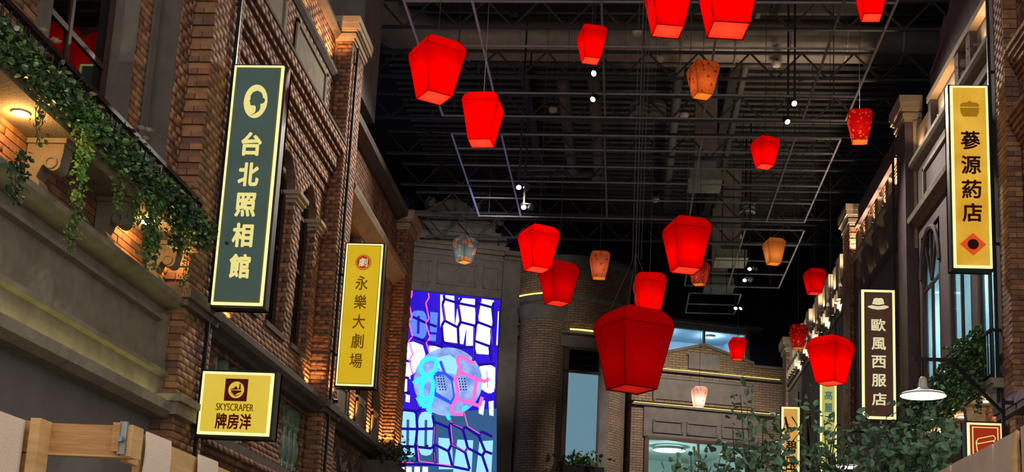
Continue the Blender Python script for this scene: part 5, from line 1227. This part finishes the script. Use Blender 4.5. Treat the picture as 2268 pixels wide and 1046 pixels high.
flower_tub = thing('window_plant', 'bushy yellow green plant on the sill of the tower window', 'plant', tuple(OE + EE * -2.4 + NE * 1.3 + np.array([0, 0, 7.2])))
P = (OE + EE * -2.3 + NE * 1.35 + np.array([0, 0, 7.45])) + rng.normal(size=(200, 3)) * np.array([.35, .1, .14]); leaves(P, rng.normal(size=(200, 3)), .16 * rng.uniform(.6, 1.3, 200), 'foliage', 'leaf_mid', flower_tub)
MB(TE).box(-2.95, -1.5, -1.5, -1.15, 6.9, 7.25).build('planter_box', 'black_metal', flower_tub)

# leafy young trees in the foreground at right
tl = leaf_mesh('leaf', 'leaf_tree', 1, .62, .14)
def tree(label, base, tips, nleaf, size=.085):
    r = thing('young_tree', label, 'tree', base, group='young trees at lower right')
    base = np.array(base, float); top = np.mean([t for t in tips], 0); top = np.array([top[0], top[1], top[2] - .45])
    MB().tube([base, (base + top) / 2 + (.03, 0, 0), top], [.035, .028, .016], 7).build('trunk', 'bark', r)
    br = []
    for t in tips:
        t = np.array(t); s0_ = base + (top - base) * random.uniform(.72, 1.0); mid = (s0_ + t) / 2 + rng.normal(size=3) * .05 + (0, 0, .05)
        pts = [s0_ * (1 - u) ** 2 + 2 * mid * u * (1 - u) + t * u * u for u in np.linspace(0, 1, 7)]
        MB().tube(pts, np.linspace(.010, .003, 7), 5).build('branch', 'bark', r); br.append(pts)
    org = np.array(wloc(r))
    for i in range(nleaf):
        pts = br[i % len(br)]; u = random.uniform(.25, 1.0) * 6; k = min(int(u), 5); p = pts[k] + (pts[k + 1] - pts[k]) * (u - k)
        p = p + rng.normal(size=3) * np.array([.035, .05, .03])
        d = Vector(rng.normal(size=3) * np.array([1, .8, .7]) + np.array([0, -.1, -.1])).normalized()
        o = bpy.data.objects.new('leaf', tl); COL.objects.link(o); o.parent = r
        s = size * random.uniform(.6, 1.25); q = d.to_track_quat('X', 'Z'); o.rotation_mode = 'QUATERNION'
        from mathutils import Quaternion
        o.rotation_quaternion = q @ Quaternion((1, 0, 0), random.uniform(-1.2, 1.2)); o.scale = (s,) * 3; o.location = tuple(p - org)
    n_ = int(nleaf * (.5 if 'pale green' in label else 1.3)); B = np.array([np.array(br[i % len(br)][random.randint(1, 6)]) for i in range(n_)]) + rng.normal(size=(n_, 3)) * np.array([.07, .1, .07])
    leaves(B, rng.normal(size=(n_, 3)) + np.array([0, -.1, -.2]), size * rng.uniform(.5, 1.1, n_), 'foliage', 'leaf_tree', r)
    return r
def tp(lst, Y): return [atY(px, py, Y + random.uniform(-.35, .35)) for px, py in lst]
tree('young leafy tree with a tall sprig in front of the orange sign', (.85, 9.6, 0), tp([(1640, 875), (1655, 905), (1622, 945), (1690, 930), (1740, 935), (1715, 965), (1665, 965), (1630, 990), (1770, 960), (1745, 995), (1690, 1000), (1650, 1020), (1610, 1030), (1780, 1010), (1720, 1030), (1700, 980)], 9.6), 300, .078)
tree('low leafy branches in front of the shop window at the end', (.45, 9.2, 0), tp([(1488, 1030), (1500, 1015), (1530, 1010), (1560, 1025), (1595, 1015), (1575, 1035), (1620, 1020), (1545, 1040)], 9.2), 150, .078)
tree('young leafy tree in front of the pale green sign', (1.55, 10.0, 0), tp([(1790, 890), (1825, 930), (1860, 925), (1800, 940), (1850, 960), (1780, 975), (1830, 1000), (1880, 985), (1810, 1025), (1865, 1020), (1900, 960), (1895, 1010), (1845, 1035)], 10), 230, .078)
tree('young leafy tree below the brown tailor sign', (1.95, 9.8, 0), tp([(1915, 905), (1900, 940), (1935, 950), (1965, 915), (1990, 930), (1950, 975), (1985, 970), (1920, 990), (1970, 1005), (2010, 985), (1940, 1025), (1995, 1030), (2020, 950), (1960, 1035)], 9.8), 300, .078)
tree('young leafy tree below the white pendant lamp', (2.35, 9.9, 0), tp([(2045, 920), (2070, 900), (2030, 960), (2075, 945), (2055, 985), (2100, 930), (2035, 1005), (2085, 1000), (2060, 1030), (2020, 1035), (2105, 975)], 9.9), 280, .078)

# ================================================================== lamps on the right
def barn_lamp(c, R, label, power, stem=None):
    r = thing('pendant_lamp', label, 'lamp', c, group='white barn lamps'); x, y, z = c
    mb = MB().lathe([(R, 0), (R * 1.02, .015), (R * .95, .03), (R * .6, .065), (R * .28, .10), (R * .2, .13), (R * .17, .24), (R * .1, .27), (0, .27)], 28, c); mb.smooth = True; mb.build('shade', 'white_plastic', r)
    MB().lathe([(0, .015), (R * .55, .02), (R * .93, .035)], 28, c).build('diffuser', emat('barn_glow' + label[:5], '#ffffff', 5), r)
    MB().lathe([(0, -.02), (.06, -.01), (.08, .04), (.05, .1), (0, .12)], 14, c).build('bulb', 'lamp_white', r)
    lamp('POINT', 'barn_light', (x, y, z - .08), power, '#f4f4ff', r, size=.08)
    if stem: MB().tube([(x, y, z + .26), (x, y, stem)], .012, 6).build('stem', 'black_metal', r)
    return r
barn_lamp((4.03, 17.5, 5.08), .305, 'white pendant barn lamp hanging from the black bracket at right', 40, 5.6)
LB = thing('lamp_bracket', 'black bent steel bracket on the right pier holding the barn lamp', 'bracket', (5.25, 17.5, 5.0))
MB().bar((3.90, 17.5, 5.6), (4.44, 17.5, 5.6), .022).build('arm', 'black_metal', LB); MB().bar((4.40, 17.5, 5.61), (5.13, 17.6, 4.88), .022).build('brace', 'black_metal', LB); MB().bar((5.12, 17.6, 4.3), (5.12, 17.6, 5.1), .022).build('post', 'black_metal', LB)
MB().box(5.1, 5.62, 17.58, 17.62, 4.45, 4.5).build('wall_tie', 'black_metal', LB); MB().box(5.1, 5.62, 17.58, 17.62, 5.02, 5.07).build('wall_tie', 'black_metal', LB)
p2 = atY(1875, 1036, 28); barn_lamp(tuple(p2), .26, 'small white pendant lamp seen through the leaves below the pale green sign', 14, p2[2] + .8)
MB().bar((p2[0], 28, p2[2] + .8), (5.55, 28, p2[2] + .8), .018).build('arm', 'black_metal', [o for o in COL.objects if o.get('label', '').startswith('small white pendant')][0])

# ================================================================== market stalls in the foreground
ST = thing('timber_stall', 'timber market stall with pale canvas strips at lower left', 'stall', (-2.1, 5, 0))
def stp(mb, name, m_): return mb.build(name, m_, ST)
stp(MB().box(-2.37, -2.35, 3.6, 4.71, 1.0, 2.325), 'canvas_strip', 'canvas')
stp(MB().box(-2.42, -2.37, 3.6, 4.75, 0, 2.30), 'side_board', 'timber')
stp(MB().box(-2.46, -2.38, 4.72, 4.80, 0, 2.335), 'post', 'timber_pale'); stp(MB().box(-2.385, -2.325, 4.74, 4.80, 0, 2.20), 'post', 'timber'); stp(MB().box(-2.385, -2.325, 4.745, 4.80, 2.205, 2.33), 'post_block', 'timber')
stp(MB().box(-2.325, -2.285, 4.70, 4.80, 0, 2.335), 'post', 'timber_pale')
stp(MB().box(-2.29, -2.0, 4.80, 4.84, 2.213, 2.332), 'cross_beam', 'timber')
stp(MB().box(-2.30, -1.94, 4.80, 4.86, 2.205, 2.213), 'beam_edge', 'timber_pale')
stp(MB().box(-2.02, -1.99, 4.77, 4.9, 2.225, 2.34), 'beam_end', 'timber'); stp(MB().box(-1.985, -1.945, 4.79, 4.9, 2.21, 2.335), 'post_block', 'timber_pale')
bk = stp(MB().box(-1.995, -1.965, 4.775, 4.79, 2.215, 2.345), 'metal_bracket', 'galvanised')
MB().tube([(-1.98, 4.775, 2.272), (-1.98, 4.75, 2.272)], .012, 6).build('bolt', 'galvanised', bk)
ys_ = [4.9, 5.02, 5.29, 5.68, 5.94, 6.33, 6.6, 7.0]
for i in range(len(ys_) - 1):
    cloth = i % 2 == 1
    a, b = ys_[i], ys_[i + 1]
    if cloth:
        mb = MB(); n_ = 10; prof_ = [(0.012 + .006 * math.sin(t * 5), 2.345 - t * .30 - 0) for t in np.linspace(0, 1, n_)]
        v = [(-1.99 + p[0] + .01 * k, a + (b - a) * (.02 + .96 * k) + (.02 if j > 6 else 0) * (1 - 2 * k), p[1] + (.02 if (k == 0) else 0) * (j > 7)) for j, p in enumerate(prof_) for k in (0, 1)]
        v2 = [(x - .008, y, z) for x, y, z in v]; o_ = len(v)
        f = [(2 * j, 2 * j + 1, 2 * j + 3, 2 * j + 2) for j in range(n_ - 1)]
        mb.add(v + v2, f + [tuple(q + o_ for q in reversed(ff)) for ff in f] + [(0, 1, 1 + o_, o_), (2 * n_ - 2, 2 * n_ - 1, 2 * n_ - 1 + o_, 2 * n_ - 2 + o_)] + [(2 * j, 2 * j + 2, 2 * j + 2 + o_, 2 * j + o_) for j in range(n_ - 1)] + [(2 * j + 1, 2 * j + 3, 2 * j + 3 + o_, 2 * j + 1 + o_) for j in range(n_ - 1)])
        stp(mb, 'canvas_strip', 'canvas')
    stp(MB().box(-2.03, -2.0, a + (0 if not cloth else .01), b - (0.004 if not cloth else .01), 2.10 if i else 2.2, 2.335), 'side_board', 'timber_pale')
stp(MB().box(-2.06, -2.03, 4.9, 7.0, 1.98, 2.10), 'rail', 'timber')
stp(MB().box(-3.0, -2.06, 6.6, 6.64, 0, 2.25), 'back_panel', 'navy_paint')
for x in (-2.25, -2.12): stp(MB().box(x - .01, x + .01, 6.57, 6.6, 0, 2.2), 'back_panel_batten', 'dark_paint')
SR = thing('canvas_stall', 'market stall screened with taupe canvas panels at lower right', 'stall', (1.95, 7, 0))
yb = [5.4, float(atX(2250, 948, 1.9)[1]), float(atX(2198, 975, 1.9)[1]), float(atX(2147, 1002, 1.9)[1]), 7.6, 8.3]
for i in range(5):
    a, b = yb[i] + .012, yb[i + 1] - .012
    if i == 0: b -= .06
    mb = MB().box(1.90 + .004 * (i % 2), 1.915 + .004 * (i % 2), a, b, 1.2, 2.705 - .004 * (i % 3)); mb.build('canvas_panel', 'canvas_taupe' if i % 2 else 'canvas_grey', SR) if False else mb.build('canvas_panel', 'canvas_taupe', SR)
cu = MB(); cu.tube([(1.895, yb[1] - .03 + .03 * math.sin(t * PI), 2.70 - t * .38) for t in np.linspace(0, 1, 9)], [.004, .014, .02, .024, .024, .024, .02, .014, .004], 8); cu.build('curled_edge', 'timber_pale', SR)
MB().box(1.93, 1.97, 5.4, 8.3, 2.62, 2.69).build('top_rail', 'timber', SR); MB().box(1.925, 1.96, 5.4, 8.3, 1.2, 2.66).build('backing', 'dark_paint', SR)
for y in (5.5, 6.9, 8.2): MB().box(1.94, 2.0, y - .03, y + .03, 0, 2.66).build('post', 'timber', SR)
